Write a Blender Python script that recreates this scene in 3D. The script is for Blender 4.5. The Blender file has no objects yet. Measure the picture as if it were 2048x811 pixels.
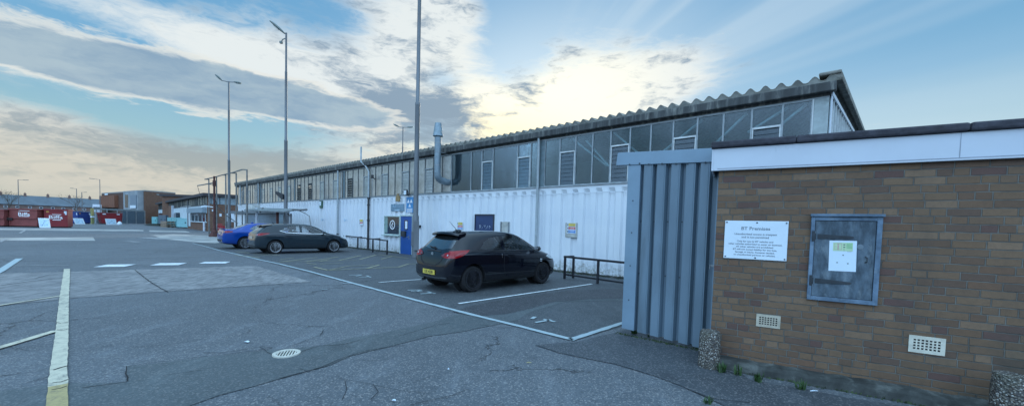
import bpy, bmesh, math, random
from mathutils import Vector, Matrix
from mathutils.bvhtree import BVHTree
from mathutils.geometry import delaunay_2d_cdt
random.seed(7)
scene = bpy.context.scene
COL = scene.collection
rad = math.radians

# ------------------------------------------------------------------ camera model (survey of the yard)
F_, CX, CY, PITCH, ROLL, H = 780.0, 1024.0, 488.0, rad(2.5), rad(1.62), 1.58
_F = Vector((0, math.cos(PITCH), -math.sin(PITCH))); _U0 = Vector((0, math.sin(PITCH), math.cos(PITCH))); _R0 = Vector((1, 0, 0))
_R = _R0*math.cos(ROLL) + _U0*math.sin(ROLL); _U = _U0*math.cos(ROLL) - _R0*math.sin(ROLL)
def ray(x, y): return _R*((x-CX)/F_) + _U*(-(y-CY)/F_) + _F
def G(x, y, z=0.0):
    d = ray(x, y); t = (z-H)/d.z
    return Vector((d.x*t, d.y*t, z))
def sky_ae(x, y):
    d = ray(x, y); return math.degrees(math.atan2(d.x, d.y)), math.degrees(math.atan2(d.z, math.hypot(d.x, d.y)))
class Frame:
    """vertical plane: origin P on the ground, x along the wall, y out of the wall, z up"""
    def __init__(s, P, ang):
        s.P = Vector((P.x, P.y, 0)); s.a = rad(ang); s.U = Vector((math.cos(s.a), math.sin(s.a), 0)); s.N = Vector((-s.U.y, s.U.x, 0))
    def W(s, x, y, n=0.0):
        d = ray(x, y); o = s.P + s.N*n
        t = o.dot(s.N)/d.dot(s.N); X = d*t; X.z += H
        return (X - s.P).dot(s.U), X.z
    def at(s, u, n=0.0, z=0.0): return s.P + s.U*u + s.N*n + Vector((0, 0, z))

# ------------------------------------------------------------------ tagging
def tag(o, label, cat, group=None):
    o['label'] = label; o['category'] = cat
    if group: o['group'] = group
    return o
def struct(o, kind='structure'):
    o['kind'] = kind; return o
def thing(name, label, cat, loc=(0, 0, 0), rz=0.0, group=None):
    o = bpy.data.objects.new(name, None); COL.objects.link(o); o.empty_display_size = .2
    o.location = loc; o.rotation_euler = (0, 0, rz)
    return tag(o, label, cat, group)
def fthing(name, label, cat, fr, u=0, n=0, z=0, group=None):
    return thing(name, label, cat, fr.at(u, n, z), fr.a, group)
def dup(root, loc, rz, label):
    r = root.copy(); COL.objects.link(r); r.location = loc; r.rotation_euler = (0, 0, rz); r['label'] = label
    for ch in list(root.children):
        c = ch.copy(); COL.objects.link(c); c.parent = r
        for g in list(ch.children):
            d = g.copy(); COL.objects.link(d); d.parent = c
    return r

# ------------------------------------------------------------------ mesh builder
class MB:
    def __init__(s): s.v = []; s.f = []
    def add(s, vs, fs):
        b = len(s.v); s.v += [tuple(v) for v in vs]; s.f += [tuple(i+b for i in f) for f in fs]; return s
    def box(s, x0, x1, y0, y1, z0, z1):
        if x0 > x1: x0, x1 = x1, x0
        if y0 > y1: y0, y1 = y1, y0
        if z0 > z1: z0, z1 = z1, z0
        return s.add([(x0,y0,z0),(x1,y0,z0),(x1,y1,z0),(x0,y1,z0),(x0,y0,z1),(x1,y0,z1),(x1,y1,z1),(x0,y1,z1)],
              [(0,3,2,1),(4,5,6,7),(0,1,5,4),(1,2,6,5),(2,3,7,6),(3,0,4,7)])
    def quad(s, *p): return s.add(p, [tuple(range(len(p)))])
    def prism_y(s, poly, y0, y1):
        """polygon in (x,z) extruded along y"""
        n = len(poly)
        return s.add([(x, y0, z) for x, z in poly]+[(x, y1, z) for x, z in poly],
              [tuple(range(n)), tuple(range(2*n-1, n-1, -1))]+[(i, i+n, (i+1) % n+n, (i+1) % n) for i in range(n)])
    def prism_x(s, poly, x0, x1):
        n = len(poly)
        return s.add([(x0, y, z) for y, z in poly]+[(x1, y, z) for y, z in poly],
              [tuple(range(n)), tuple(range(2*n-1, n-1, -1))]+[(i, i+n, (i+1) % n+n, (i+1) % n) for i in range(n)])
    def prism_z(s, poly, z0, z1):
        n = len(poly)
        return s.add([(x, y, z0) for x, y in poly]+[(x, y, z1) for x, y in poly],
              [tuple(range(n))[::-1], tuple(range(n, 2*n))]+[(i, (i+1) % n, (i+1) % n+n, i+n) for i in range(n)])
    def tube(s, pts, r, seg=10, cap=True):
        pts = [Vector(p) for p in pts]; rs = r if isinstance(r, (list, tuple)) else [r]*len(pts)
        vs = []; fs = []; up = None
        for i, p in enumerate(pts):
            t = (pts[min(i+1, len(pts)-1)] - pts[max(i-1, 0)]).normalized()
            if up is None: up = Vector((0, 0, 1)) if abs(t.z) < .9 else Vector((1, 0, 0))
            a = t.cross(up).normalized(); b = a.cross(t).normalized(); up = b
            for k in range(seg):
                th = 2*math.pi*k/seg; vs.append(p + (a*math.cos(th)+b*math.sin(th))*rs[i])
        for i in range(len(pts)-1):
            for k in range(seg):
                k2 = (k+1) % seg; fs.append((i*seg+k, i*seg+k2, (i+1)*seg+k2, (i+1)*seg+k))
        if cap: fs.append(tuple(range(seg))[::-1]); fs.append(tuple((len(pts)-1)*seg+k for k in range(seg)))
        return s.add(vs, fs)
    def beam(s, p, q, w, h=None):
        h = h or w; p = Vector(p); q = Vector(q); t = (q-p).normalized()
        up = Vector((0, 0, 1)) if abs(t.z) < .9 else Vector((1, 0, 0))
        a = t.cross(up).normalized()*w/2; b = a.cross(t).normalized()*h/2
        return s.add([p-a-b, p+a-b, p+a+b, p-a+b, q-a-b, q+a-b, q+a+b, q-a+b],
              [(0,1,2,3),(7,6,5,4),(0,4,5,1),(1,5,6,2),(2,6,7,3),(3,7,4,0)])
    def lathe(s, prof, seg=24, c=(0, 0, 0), axis='z'):
        vs = []; fs = []
        for r, h in prof:
            for k in range(seg):
                a = 2*math.pi*k/seg; x, y = r*math.cos(a), r*math.sin(a)
                p = (x, y, h) if axis == 'z' else (x, h, y)
                vs.append((p[0]+c[0], p[1]+c[1], p[2]+c[2]))
        for i in range(len(prof)-1):
            for k in range(seg):
                k2 = (k+1) % seg; fs.append((i*seg+k, i*seg+k2, (i+1)*seg+k2, (i+1)*seg+k))
        fs.append(tuple(range(seg))[::-1]); fs.append(tuple((len(prof)-1)*seg+k for k in range(seg)))
        return s.add(vs, fs)
    def mesh(s, name, fix=True):
        me = bpy.data.meshes.new(name); me.from_pydata(s.v, [], s.f)
        if fix:
            bm = bmesh.new(); bm.from_mesh(me); bmesh.ops.recalc_face_normals(bm, faces=bm.faces); bm.to_mesh(me); bm.free()
        return me
    def build(s, name, mat, parent=None, smooth=False, bevel=0, fix=True):
        me = s.mesh(name, fix); o = bpy.data.objects.new(name, me); COL.objects.link(o); me.materials.append(mat)
        if parent: o.parent = parent
        if smooth:
            for p in me.polygons: p.use_smooth = True
            try: me.set_sharp_from_angle(angle=rad(40))
            except Exception: pass
        if bevel:
            m = o.modifiers.new('bevel', 'BEVEL'); m.width = bevel; m.segments = 2; m.limit_method = 'ANGLE'
        return o

def text_mesh(name, body, size, mat, parent, loc, rot=(rad(90), 0, rad(180)), align='CENTER', sx=1.0, depth=.0008, bold=0.0):
    cu = bpy.data.curves.new(name, 'FONT'); cu.body = body; cu.size = size; cu.align_x = align; cu.align_y = 'CENTER'; cu.extrude = depth; cu.resolution_u = 2; cu.offset = bold
    t = bpy.data.objects.new('tmp_text', cu); COL.objects.link(t)
    bpy.context.view_layer.update()
    me = bpy.data.meshes.new_from_object(t.evaluated_get(bpy.context.evaluated_depsgraph_get()))
    bpy.data.objects.remove(t); me.name = name
    me.materials.clear(); me.materials.append(mat)
    o = bpy.data.objects.new(name, me); COL.objects.link(o); o.parent = parent; o.location = loc; o.rotation_euler = rot; o.scale = (sx, 1, 1)
    return o

# ------------------------------------------------------------------ node helpers
class NB:
    def __init__(s, nt): s.nt = nt; s.n = nt.nodes; s.l = nt.links
    def put(s, sock, v):
        if isinstance(v, (int, float)): sock.default_value = v
        elif isinstance(v, (tuple, list, Vector)):
            v = tuple(v)
            if len(sock.default_value) == 4 and len(v) == 3: v = v+(1,)
            sock.default_value = v
        else: s.l.new(v, sock)
    def m(s, op, *a, clamp=False):
        n = s.n.new('ShaderNodeMath'); n.operation = op; n.use_clamp = clamp
        for i, v in enumerate(a): s.put(n.inputs[i], v)
        return n.outputs[0]
    def vm(s, op, *a):
        n = s.n.new('ShaderNodeVectorMath'); n.operation = op
        for i, v in enumerate(a):
            if op == 'SCALE' and i == 1: s.put(n.inputs['Scale'], v)
            else: s.put(n.inputs[i], v)
        return n.outputs['Value'] if op in ('LENGTH', 'DOT_PRODUCT', 'DISTANCE') else n.outputs[0]
    def add(s, a, b): return s.m('ADD', a, b)
    def mul(s, a, b): return s.m('MULTIPLY', a, b)
    def mix(s, f, a, b, mode='MIX'):
        n = s.n.new('ShaderNodeMix'); n.data_type = 'RGBA'; n.blend_type = mode; n.clamp_factor = True
        s.put(n.inputs[0], f); s.put(n.inputs[6], a); s.put(n.inputs[7], b); return n.outputs[2]
    def step(s, v, a, b):
        n = s.n.new('ShaderNodeMapRange'); n.interpolation_type = 'SMOOTHSTEP'
        s.put(n.inputs[0], v); s.put(n.inputs[1], a); s.put(n.inputs[2], b); n.inputs[3].default_value = 0; n.inputs[4].default_value = 1
        return n.outputs[0]
    def ramp(s, v, stops, interp='LINEAR'):
        n = s.n.new('ShaderNodeValToRGB'); e = n.color_ramp.elements; n.color_ramp.interpolation = interp
        while len(e) < len(stops): e.new(.5)
        for k, (p, c) in enumerate(stops): e[k].position = p; e[k].color = tuple(c)+(1,) if len(c) == 3 else c
        s.put(n.inputs[0], v); return n.outputs[0]
    def noise(s, vec, scale, detail=4, rough=.5, dist=0, w=False):
        n = s.n.new('ShaderNodeTexNoise'); s.put(n.inputs['Vector'], vec); n.inputs['Scale'].default_value = scale
        n.inputs['Detail'].default_value = detail; n.inputs['Roughness'].default_value = rough; n.inputs['Distortion'].default_value = dist
        return n.outputs['Color'] if w else n.outputs['Fac']
    def vor(s, vec, scale, feat='F1', out='Distance', rnd=1):
        n = s.n.new('ShaderNodeTexVoronoi'); n.feature = feat; s.put(n.inputs['Vector'], vec); n.inputs['Scale'].default_value = scale; n.inputs['Randomness'].default_value = rnd
        return n.outputs[out]
    def xyz(s, v):
        n = s.n.new('ShaderNodeSeparateXYZ'); s.put(n.inputs[0], v); return n.outputs
    def comb(s, x, y, z):
        n = s.n.new('ShaderNodeCombineXYZ')
        for i, v in enumerate((x, y, z)): s.put(n.inputs[i], v)
        return n.outputs[0]
    def obj(s): return s.n.new('ShaderNodeTexCoord').outputs['Object']
    def bump(s, h, st=.3, d=.01):
        n = s.n.new('ShaderNodeBump'); n.inputs['Strength'].default_value = st; n.inputs['Distance'].default_value = d; s.put(n.inputs['Height'], h); return n.outputs[0]
MATS = {}
def newmat(name):
    m = bpy.data.materials.new(name); m.use_nodes = True; nb = NB(m.node_tree); b = m.node_tree.nodes['Principled BSDF']; return m, nb, b
def mat(name, col, rough=.6, metal=0., var=.18, scale=6., bump=.0, spec=.5, coat=0., dirt=None, dirt_amt=.5, dscale=1.5, stretch=(1, 1, 1)):
    if name in MATS: return MATS[name]
    m, nb, b = newmat(name); co = nb.vm('MULTIPLY', nb.obj(), stretch)
    n1 = nb.noise(co, scale, 6, .6); c = Vector(col)
    base = nb.mix(nb.step(n1, .3, .7), tuple(c*(1-var)), tuple(c*(1+var)))
    if dirt:
        dn = nb.noise(co, dscale, 8, .7, .4); base = nb.mix(nb.mul(nb.step(dn, .5, .72), dirt_amt), base, dirt)
    nb.put(b.inputs['Base Color'], base)
    nb.put(b.inputs['Roughness'], nb.add(nb.mul(nb.add(n1, -.5), .25), rough)); b.inputs['Metallic'].default_value = metal
    b.inputs['Specular IOR Level'].default_value = spec; b.inputs['Coat Weight'].default_value = coat; b.inputs['Coat Roughness'].default_value = .04
    if bump: nb.put(b.inputs['Normal'], nb.bump(nb.noise(co, scale*6, 6, .7), bump, .01))
    MATS[name] = m; return m
# ------------------------------------------------------------------ camera
cam = bpy.data.cameras.new('camera'); co = bpy.data.objects.new('camera', cam); COL.objects.link(co); scene.camera = co
cam.sensor_width = 36; cam.sensor_fit = 'HORIZONTAL'; cam.lens = F_/2048*36; cam.shift_y = (CY-405.5)/2048; cam.shift_x = 0
cam.clip_start = .05; cam.clip_end = 6000
co.matrix_world = Matrix.Translation((0, 0, H)) @ Matrix((( _R.x, _U.x, -_F.x), (_R.y, _U.y, -_F.y), (_R.z, _U.z, -_F.z))).to_4x4()
vs = scene.view_settings; scene.display_settings.display_device = 'sRGB'
vs.view_transform = 'Standard'; vs.look = 'None'; vs.exposure = 0.0; vs.gamma = 1; vs.use_curve_mapping = False

# ------------------------------------------------------------------ sky and sun
SUN_A, SUN_E = sky_ae(1035, 255)
world = bpy.data.worlds.new('World'); scene.world = world; world.use_nodes = True
nb = NB(world.node_tree); bg = world.node_tree.nodes['Background']
sky = nb.n.new('ShaderNodeTexSky'); sky.sky_type = 'NISHITA'; sky.sun_disc = False
sky.sun_elevation = rad(SUN_E); sky.sun_rotation = rad(SUN_A); sky.altitude = 50; sky.air_density = 1.0; sky.dust_density = .6; sky.ozone_density = 2.5
d = nb.n.new('ShaderNodeTexCoord').outputs['Generated']
X, Y, Z = nb.xyz(d)[0:3]
A = nb.mul(nb.m('ARCTAN2', X, Y), 57.2958)
E = nb.mul(nb.m('ARCSINE', nb.m('MINIMUM', nb.m('MAXIMUM', Z, -1.), 1.)), 57.2958)
def gs(a, e, sa, se, tilt=0.0):
    """soft elliptical weight around azimuth a, elevation e (degrees)"""
    da = nb.add(A, -a); de = nb.add(E, -e)
    if tilt: de = nb.add(de, nb.mul(da, -tilt))
    q = nb.add(nb.m('POWER', nb.m('ABSOLUTE', nb.mul(da, 1./sa)), 2.), nb.m('POWER', nb.m('ABSOLUTE', nb.mul(de, 1./se)), 2.))
    return nb.m('EXPONENT', nb.mul(q, -1.))
def total(parts):
    r = None
    for w, g in parts:
        t = nb.mul(g, w); r = t if r is None else nb.add(r, t)
    return r
def bl(w, x, y, sa, se, tilt=0.): a, e = sky_ae(x, y); return (w, gs(a, e, sa, se, tilt))
# planar cloud coordinates (clouds lie on a sheet, so they flatten towards the horizon)
den = nb.add(nb.m('MAXIMUM', Z, 0.), .22)
P2 = nb.comb(nb.m('DIVIDE', X, den), nb.m('DIVIDE', Y, den), 0.)
AE = nb.comb(nb.mul(A, .055), nb.mul(E, .16), 0.)
warp = nb.vm('SCALE', nb.vm('SUBTRACT', nb.noise(AE, 1.6, 4, .6, 0, True), (.5, .5, .5)), .55)
AW = nb.vm('ADD', AE, warp)
nA = nb.noise(AW, 1.5, 9, .62)                       # big shapes
nB = nb.noise(nb.vm('ADD', AW, (3.1, 7.7, 0)), 4.5, 8, .65)
nC = nb.noise(nb.vm('ADD', nb.vm('MULTIPLY', AW, (.45, 1.6, 1)), (9., 2., 0)), 2.6, 7, .6)   # streaks
# clear sky colour: Nishita, veiled near the sun and the horizon
clear = nb.mix(1.0, sky.outputs[0], (.62, .82, 1.12), 'MULTIPLY')
hi = nb.step(E, 3., 34.)
tint = nb.ramp(nb.m('DIVIDE', E, 40., clamp=True), [(0, (5.0, 4.9, 4.2)), (.12, (4.7, 5.5, 5.1)), (.24, (3.5, 5.8, 6.5)), (.42, (2.1, 4.7, 7.0)), (.75, (1.35, 3.8, 6.5)), (1, (1.0, 3.0, 5.8))])
clear = nb.mix(.88, clear, tint)
clear = nb.mix(nb.m('MINIMUM', total([bl(.75, 1035, 255, 17, 12), bl(.32, 1250, 120, 20, 12), bl(.35, 1750, 265, 24, 6)]), .97), clear, (7.8, 9.2, 10.0))
# crepuscular veils fanning out to the right of the sun
ang = nb.m('ARCTAN2', nb.add(E, -SUN_E), nb.add(A, -SUN_A))
rays = nb.noise(nb.comb(nb.mul(ang, 3.2), 0., 0.), 1.6, 3, .5)
rmask = nb.mul(nb.step(A, 3., 22.), nb.step(E, 2., 12.))
clear = nb.mix(nb.mul(nb.mul(nb.step(rays, .44, .62), rmask), .38), clear, (6.6, 7.9, 8.8))
# cloud cover
cover = total([bl(.42, 330, 75, 16, 2.6, -.05), bl(.42, 560, 130, 12, 2.8, -.02), bl(.50, 800, 120, 13, 8), bl(.30, 620, 20, 8, 3), bl(.42, 900, 30, 8, 5),
               bl(.55, 1080, 240, 17, 6), bl(.38, 1230, 150, 12, 5), bl(.35, 1360, 150, 7, 3.5), bl(.45, 700, 300, 13, 4.5, -.1),
               bl(.40, 60, 120, 9, 2.2, -.12), bl(.40, 250, 300, 20, 2.4, -.02), bl(.30, 60, 330, 14, 4), bl(.26, 450, 390, 22, 3), bl(.3, 40, 215, 7, 1.8),
               bl(-.50, 640, 25, 6, 2.2), bl(-.30, 1900, 100, 22, 14), bl(-.35, 130, 60, 12, 2.2, .05), bl(-.30, 400, 250, 20, 2.0), bl(-.35, 880, 150, 3, 2), bl(-.4, 1010, 60, 5, 6)])
field = nb.add(nb.add(nb.mul(nA, .42), nb.mul(nB, .38)), nb.mul(nC, .20))
cl = nb.step(nb.add(nb.add(nb.add(nb.mul(nb.add(field, -.5), 1.5), .5), cover), -.5), .06, .52)
white = nb.mix(nb.step(E, 4., 15.), (6.6, 6.4, 5.6), (8.0, 8.6, 8.7))
white = nb.mix(nb.m('MINIMUM', total([bl(1.0, 1050, 245, 12, 7), bl(.5, 1200, 170, 10, 6)]), 1.), white, (12.0, 11.6, 9.6))
white = nb.mix(nb.m('MINIMUM', total([bl(1.0, 985, 280, 13, 4.0)]), 1.), white, (13.0, 11.6, 7.6))
# shaded undersides
shade_src = nb.mul(nb.add(nb.add(nb.mul(nB, .65), nb.mul(nA, .35)), -.5), 1.35)
shade = nb.step(nb.add(shade_src, total([bl(.14, 700, 110, 7, 3.4), bl(.26, 860, 205, 5.5, 3.2), bl(.36, 870, 255, 6, 2.4), bl(-.25, 960, 120, 3, 4), bl(-.22, 770, 130, 3, 1.5), bl(.22, 760, 215, 5, 3), bl(.20, 1060, 190, 2.2, 1.6), bl(.16, 1000, 140, 5, 3), bl(.15, 620, 255, 8, 2.4),
               bl(.24, 560, 320, 13, 1.5, -.05), bl(.20, 250, 300, 14, 1.7, -.03), bl(-.14, 1150, 240, 9, 6), bl(-.1, 400, 90, 12, 3)])), -.04, .26)
ccol = nb.mix(nb.mul(shade, .94), white, nb.mix(nb.step(E, 4., 14.), (4.0, 4.5, 4.4), (2.4, 3.5, 4.7)))
skyc = nb.mix(cl, clear, ccol)
# the long dark lens of cloud on the left
edge = nb.add(nb.mul(nb.add(nC, -.5), 1.1), nb.mul(nb.add(nB, -.5), .7))
lens = nb.add(total([bl(1.0, 330, 155, 16, 2.3, -.01), bl(.85, 560, 200, 11, 2.0, -.06), bl(.7, 130, 125, 9, 1.3, -.05), bl(.5, 700, 225, 6, 1.4, -.05)]), edge)
lensrim = nb.step(lens, .22, .42); lensin = nb.step(lens, .38, .66)
skyc = nb.mix(nb.mul(lensrim, .8), skyc, (8.0, 8.2, 7.8))
skyc = nb.mix(nb.mul(lensin, .92), skyc, nb.mix(nb.step(nA, .35, .65), (2.3, 3.7, 5.2), (3.9, 5.2, 6.1)))
# bright cloud added behind the camera, unseen fill light for walls and ground
backn = nb.noise(nb.vm('SCALE', d, 2.2), 1.2, 7, .6)
back = nb.mul(nb.mul(nb.step(nb.mul(Y, -1.), -.25, .35), nb.step(backn, .36, .60)), 1.0)
skyc = nb.mix(back, skyc, nb.mix(nb.step(E, 2., 16.), (3.2, 4.4, 5.6), (16.5, 25., 36.)))  # added cloud dimmed near the horizon to keep car side reflections dark
skyc = nb.mix(nb.mul(nb.step(E, 36., 62.), .8), skyc, (10., 15.5, 21.))  # overhead sky brightened as added fill for the ground
skyc = nb.mix(nb.step(E, -1., -6.), skyc, (1.2, 1.4, 1.6))
nb.l.new(skyc, bg.inputs['Color']); bg.inputs['Strength'].default_value = 0.1
world.cycles.sampling_method = 'MANUAL' if hasattr(world, 'cycles') else None
world.cycles.sample_map_resolution = 1024

sd = bpy.data.lights.new('sun', 'SUN'); so = bpy.data.objects.new('sun', sd); COL.objects.link(so)
sd.energy = 1.5; sd.angle = rad(10); sd.color = (1, .88, .70)
sv = Vector((math.sin(rad(SUN_A))*math.cos(rad(SUN_E)), math.cos(rad(SUN_A))*math.cos(rad(SUN_E)), math.sin(rad(SUN_E))))
so.rotation_euler = (-sv).to_track_quat('-Z', 'Y').to_euler(); so.location = sv*100

# ------------------------------------------------------------------ materials
def asphalt(name, col, speck=1.0, crack=True, tone=(1, 1, 1)):
    m, nb, b = newmat(name); o = nb.obj(); c = Vector(col)
    big = nb.noise(o, .22, 5, .6); mid = nb.noise(o, 1.7, 8, .7); fine = nb.noise(o, 55, 4, .8); st = nb.vor(o, 75, 'F1', 'Color')
    base = nb.mix(nb.step(big, .35, .65), tuple(c*.84), tuple(c*1.14))
    base = nb.mix(nb.mul(nb.step(mid, .45, .75), .45), base, tuple(Vector((c.x*1.25, c.y*1.18, c.z*1.12))))
    base = nb.mix(nb.mul(nb.step(nb.noise(o, .9, 9, .75, 1.2), .54, .70), .45), base, tuple(c*.60))
    base = nb.mix(nb.step(fine, .3, .72), nb.mix(.55, base, tuple(c*.35)), base)
    base = nb.mix(nb.mul(nb.step(nb.noise(nb.vm('MULTIPLY', o, (1.3, .35, 1)), 2.4, 8, .75, .6), .50, .66), .42), base, tuple(Vector((c.x*1.45, c.y*1.42, c.z*1.4))))
    base = nb.mix(nb.mul(nb.step(nb.noise(o, 11, 7, .8), .50, .64), .45), base, tuple(c*.62))
    base = nb.mix(nb.mul(nb.step(nb.noise(o, .75, 4, .55), .63, .70), .5), base, tuple(c*.45))
    sx = nb.xyz(st)[0]
    base = nb.mix(nb.mul(nb.m('GREATER_THAN', sx, .86), .40*speck), base, (.42, .40, .38))
    base = nb.mix(nb.mul(nb.m('LESS_THAN', sx, .14), .5*speck), base, tuple(c*.3))
    h = nb.add(nb.mul(fine, .5), nb.mul(sx, .35))
    if crack:
        w = nb.vm('ADD', o, nb.vm('SCALE', nb.noise(o, 1.6, 5, .7, 0, True), .9))
        e = nb.vor(w, .38, 'DISTANCE_TO_EDGE'); e2 = nb.vor(w, 1.5, 'DISTANCE_TO_EDGE')
        k = nb.mul(nb.step(e, .010, .002), nb.step(nb.noise(o, .35, 3), .48, .56))
        k2 = nb.mul(nb.step(e2, .016, .003), nb.step(nb.noise(o, .23, 3), .56, .66))
        k = nb.m('MAXIMUM', k, nb.mul(k2, .6))
        base = nb.mix(nb.mul(k, .7), base, (.018, .018, .02)); h = nb.add(h, nb.mul(k, -1.5))
    nb.put(b.inputs['Base Color'], base); nb.put(b.inputs['Roughness'], nb.add(nb.mul(mid, .25), .52)); b.inputs['Specular IOR Level'].default_value = .4
    nb.put(b.inputs['Normal'], nb.bump(h, .55, .012)); return m
M_ASPH = asphalt('asphalt', (.134, .153, .169))
M_PATCH = asphalt('trench_asphalt', (.102, .124, .132), .5, False)
M_PAVE = asphalt('footpath_asphalt', (.076, .088, .100), .7, False)
M_BAY = asphalt('bay_asphalt', (.082, .096, .106), .6, True)
M_DARKP = asphalt('dark_asphalt', (.058, .062, .070), .6, False)
def concrete_slab():
    m, nb, b = newmat('slab_concrete'); o = nb.obj()
    n = nb.noise(o, 1.2, 8, .7); f = nb.noise(o, 40, 4, .8); s = nb.noise(nb.vm('MULTIPLY', nb.vm('ADD', o, nb.vm('SCALE', nb.noise(o, 2, 3, .5, 0, True), .08)), (9, 1.2, 1)), 2.2, 4, .6)
    base = nb.mix(nb.step(n, .35, .7), (.22, .22, .22), (.33, .325, .315)); base = nb.mix(nb.mul(nb.step(s, .46, .58), .75), base, (.09, .095, .10)); base = nb.mix(nb.mul(nb.step(f, .5, .7), .35), base, (.08, .08, .085))
    nb.put(b.inputs['Base Color'], base); b.inputs['Roughness'].default_value = .85; nb.put(b.inputs['Normal'], nb.bump(nb.add(f, s), .5, .008)); return m
M_SLAB = concrete_slab()
def paint_mat(name, col, wear=.5):
    m, nb, b = newmat(name); o = nb.obj(); n = nb.noise(o, 9, 8, .8, .5); n2 = nb.noise(o, 60, 4, .8); big = nb.noise(o, .8, 4)
    c = Vector(col); base = nb.mix(nb.step(n, .35, .65), tuple(c*.8), tuple(c))
    wv = nb.add(nb.add(nb.mul(n, .5), nb.mul(n2, .3)), nb.mul(big, .2))
    base = nb.mix(nb.mul(nb.step(wv, .50-.02/wear if wear < .2 else .50, .40), .35+.55*min(1, wear)), base, (.11, .115, .12))
    nb.put(b.inputs['Base Color'], base); b.inputs['Roughness'].default_value = .7; nb.put(b.inputs['Normal'], nb.bump(n2, .4, .006)); return m
M_WLINE = paint_mat('white_line_paint', (.74, .80, .82), .25); M_BLINE = paint_mat('blue_white_line_paint', (.60, .76, .80), .1)
M_YLINE = paint_mat('worn_cream_paint', (.62, .58, .44), .55); M_YFAINT = paint_mat('faded_yellow_paint', (.34, .33, .22), .9); M_WFAINT = paint_mat('faded_white_paint', (.36, .37, .37), .9)
M_YELEND = paint_mat('mustard_paint', (.46, .37, .17), .3)

def brick_mat(name, cols, mortar, bw=.225, bh=.075, gloom=1.0):
    m, nb, b = newmat(name); o = nb.obj(); x, y, z = nb.xyz(o)[0:3]
    wob = nb.mul(nb.add(nb.noise(o, 3, 3), -.5), .012)
    r = nb.m('DIVIDE', nb.add(z, wob), bh); row = nb.m('FLOOR', r); fr = nb.m('FRACT', r)
    def wn(v, k):
        n = nb.n.new('ShaderNodeTexWhiteNoise'); n.noise_dimensions = '3D'; nb.put(n.inputs[0], nb.vm('ADD', v, (k, k*1.7, 0))); return n.outputs['Value']
    off = nb.mul(wn(nb.comb(row, 0., 0.), 3.3), 1.0)
    q = nb.add(nb.m('DIVIDE', nb.add(nb.add(x, y), wob), bw), nb.add(off, nb.mul(nb.m('MODULO', row, 2.), .5))); col = nb.m('FLOOR', q); fx = nb.m('FRACT', q)
    hd = nb.m('GREATER_THAN', wn(nb.comb(col, row, 0.), 9.1), .80)               # some bricks are two headers
    fx2 = nb.m('FRACT', nb.mul(fx, 2.)); col2 = nb.add(nb.mul(col, 2.), nb.mul(nb.m('FLOOR', nb.mul(fx, 2.)), hd))
    fxx = nb.mix(hd, nb.comb(fx, fx, fx), nb.comb(fx2, fx2, fx2)); fxx = nb.xyz(fxx)[0]
    ww = nb.add(nb.mul(hd, -bw/2), bw)
    ex = nb.mul(nb.m('MINIMUM', fxx, nb.m('SUBTRACT', 1., fxx)), ww); ez = nb.mul(nb.m('MINIMUM', fr, nb.m('SUBTRACT', 1., fr)), bh)
    edge = nb.add(nb.m('MINIMUM', ex, ez), nb.mul(nb.add(nb.noise(o, 45, 4, .7), -.5), .005))
    mort = nb.step(edge, .0062, .0035)
    id_ = nb.comb(col2, row, 0.); v = wn(id_, 1.); v2 = wn(id_, 5.5)
    stops = [(i/len(cols), c) for i, c in enumerate(cols)]
    bc = nb.ramp(v, stops, 'CONSTANT'); bc = nb.mix(nb.mul(v2, .22), bc, tuple(Vector(cols[0])*.6))
    n = nb.noise(o, 22, 6, .75); bc = nb.mix(nb.mul(nb.step(n, .4, .7), .45), bc, nb.mix(.5, bc, (.05, .045, .04)))
    bc = nb.mix(nb.mul(nb.step(nb.noise(o, 130, 3, .7), .52, .7), .35), bc, (.22, .17, .13))
    mo = nb.mix(nb.step(nb.noise(o, 6, 5), .35, .65), mortar, tuple(Vector(mortar)*.62))
    c = nb.mix(mort, bc, mo)
    c = nb.mix(nb.mul(nb.mul(nb.step(nb.noise(o, 1.1, 8, .7), .48, .68), nb.step(z, 1.4, .1)), .55), c, (.055, .062, .05))  # damp, algae
    c = nb.mix(nb.mul(nb.step(nb.noise(nb.vm('MULTIPLY', o, (1, 1, .35)), 1.6, 6, .7), .5, .75), .35), c, (.075, .065, .055))
    nb.put(b.inputs['Base Color'], c); b.inputs['Roughness'].default_value = .85; b.inputs['Specular IOR Level'].default_value = .25
    h = nb.add(nb.add(nb.mul(mort, -1.), nb.mul(n, .35)), nb.mul(v2, .25)); nb.put(b.inputs['Normal'], nb.bump(h, 1.0, .010)); return m
M_BRICK = brick_mat('near_brickwork', [(.195,.122,.074),(.175,.108,.068),(.205,.132,.082),(.155,.096,.064),(.19,.12,.075),(.18,.106,.068),(.14,.09,.066),(.20,.128,.08),(.175,.112,.072),(.135,.078,.066),(.185,.12,.078),(.235,.155,.10)], (.185, .175, .155))
M_FBRICK = brick_mat('far_brickwork', [(.23,.115,.07),(.19,.095,.065),(.25,.14,.09),(.17,.09,.07)], (.2, .17, .14))
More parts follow.
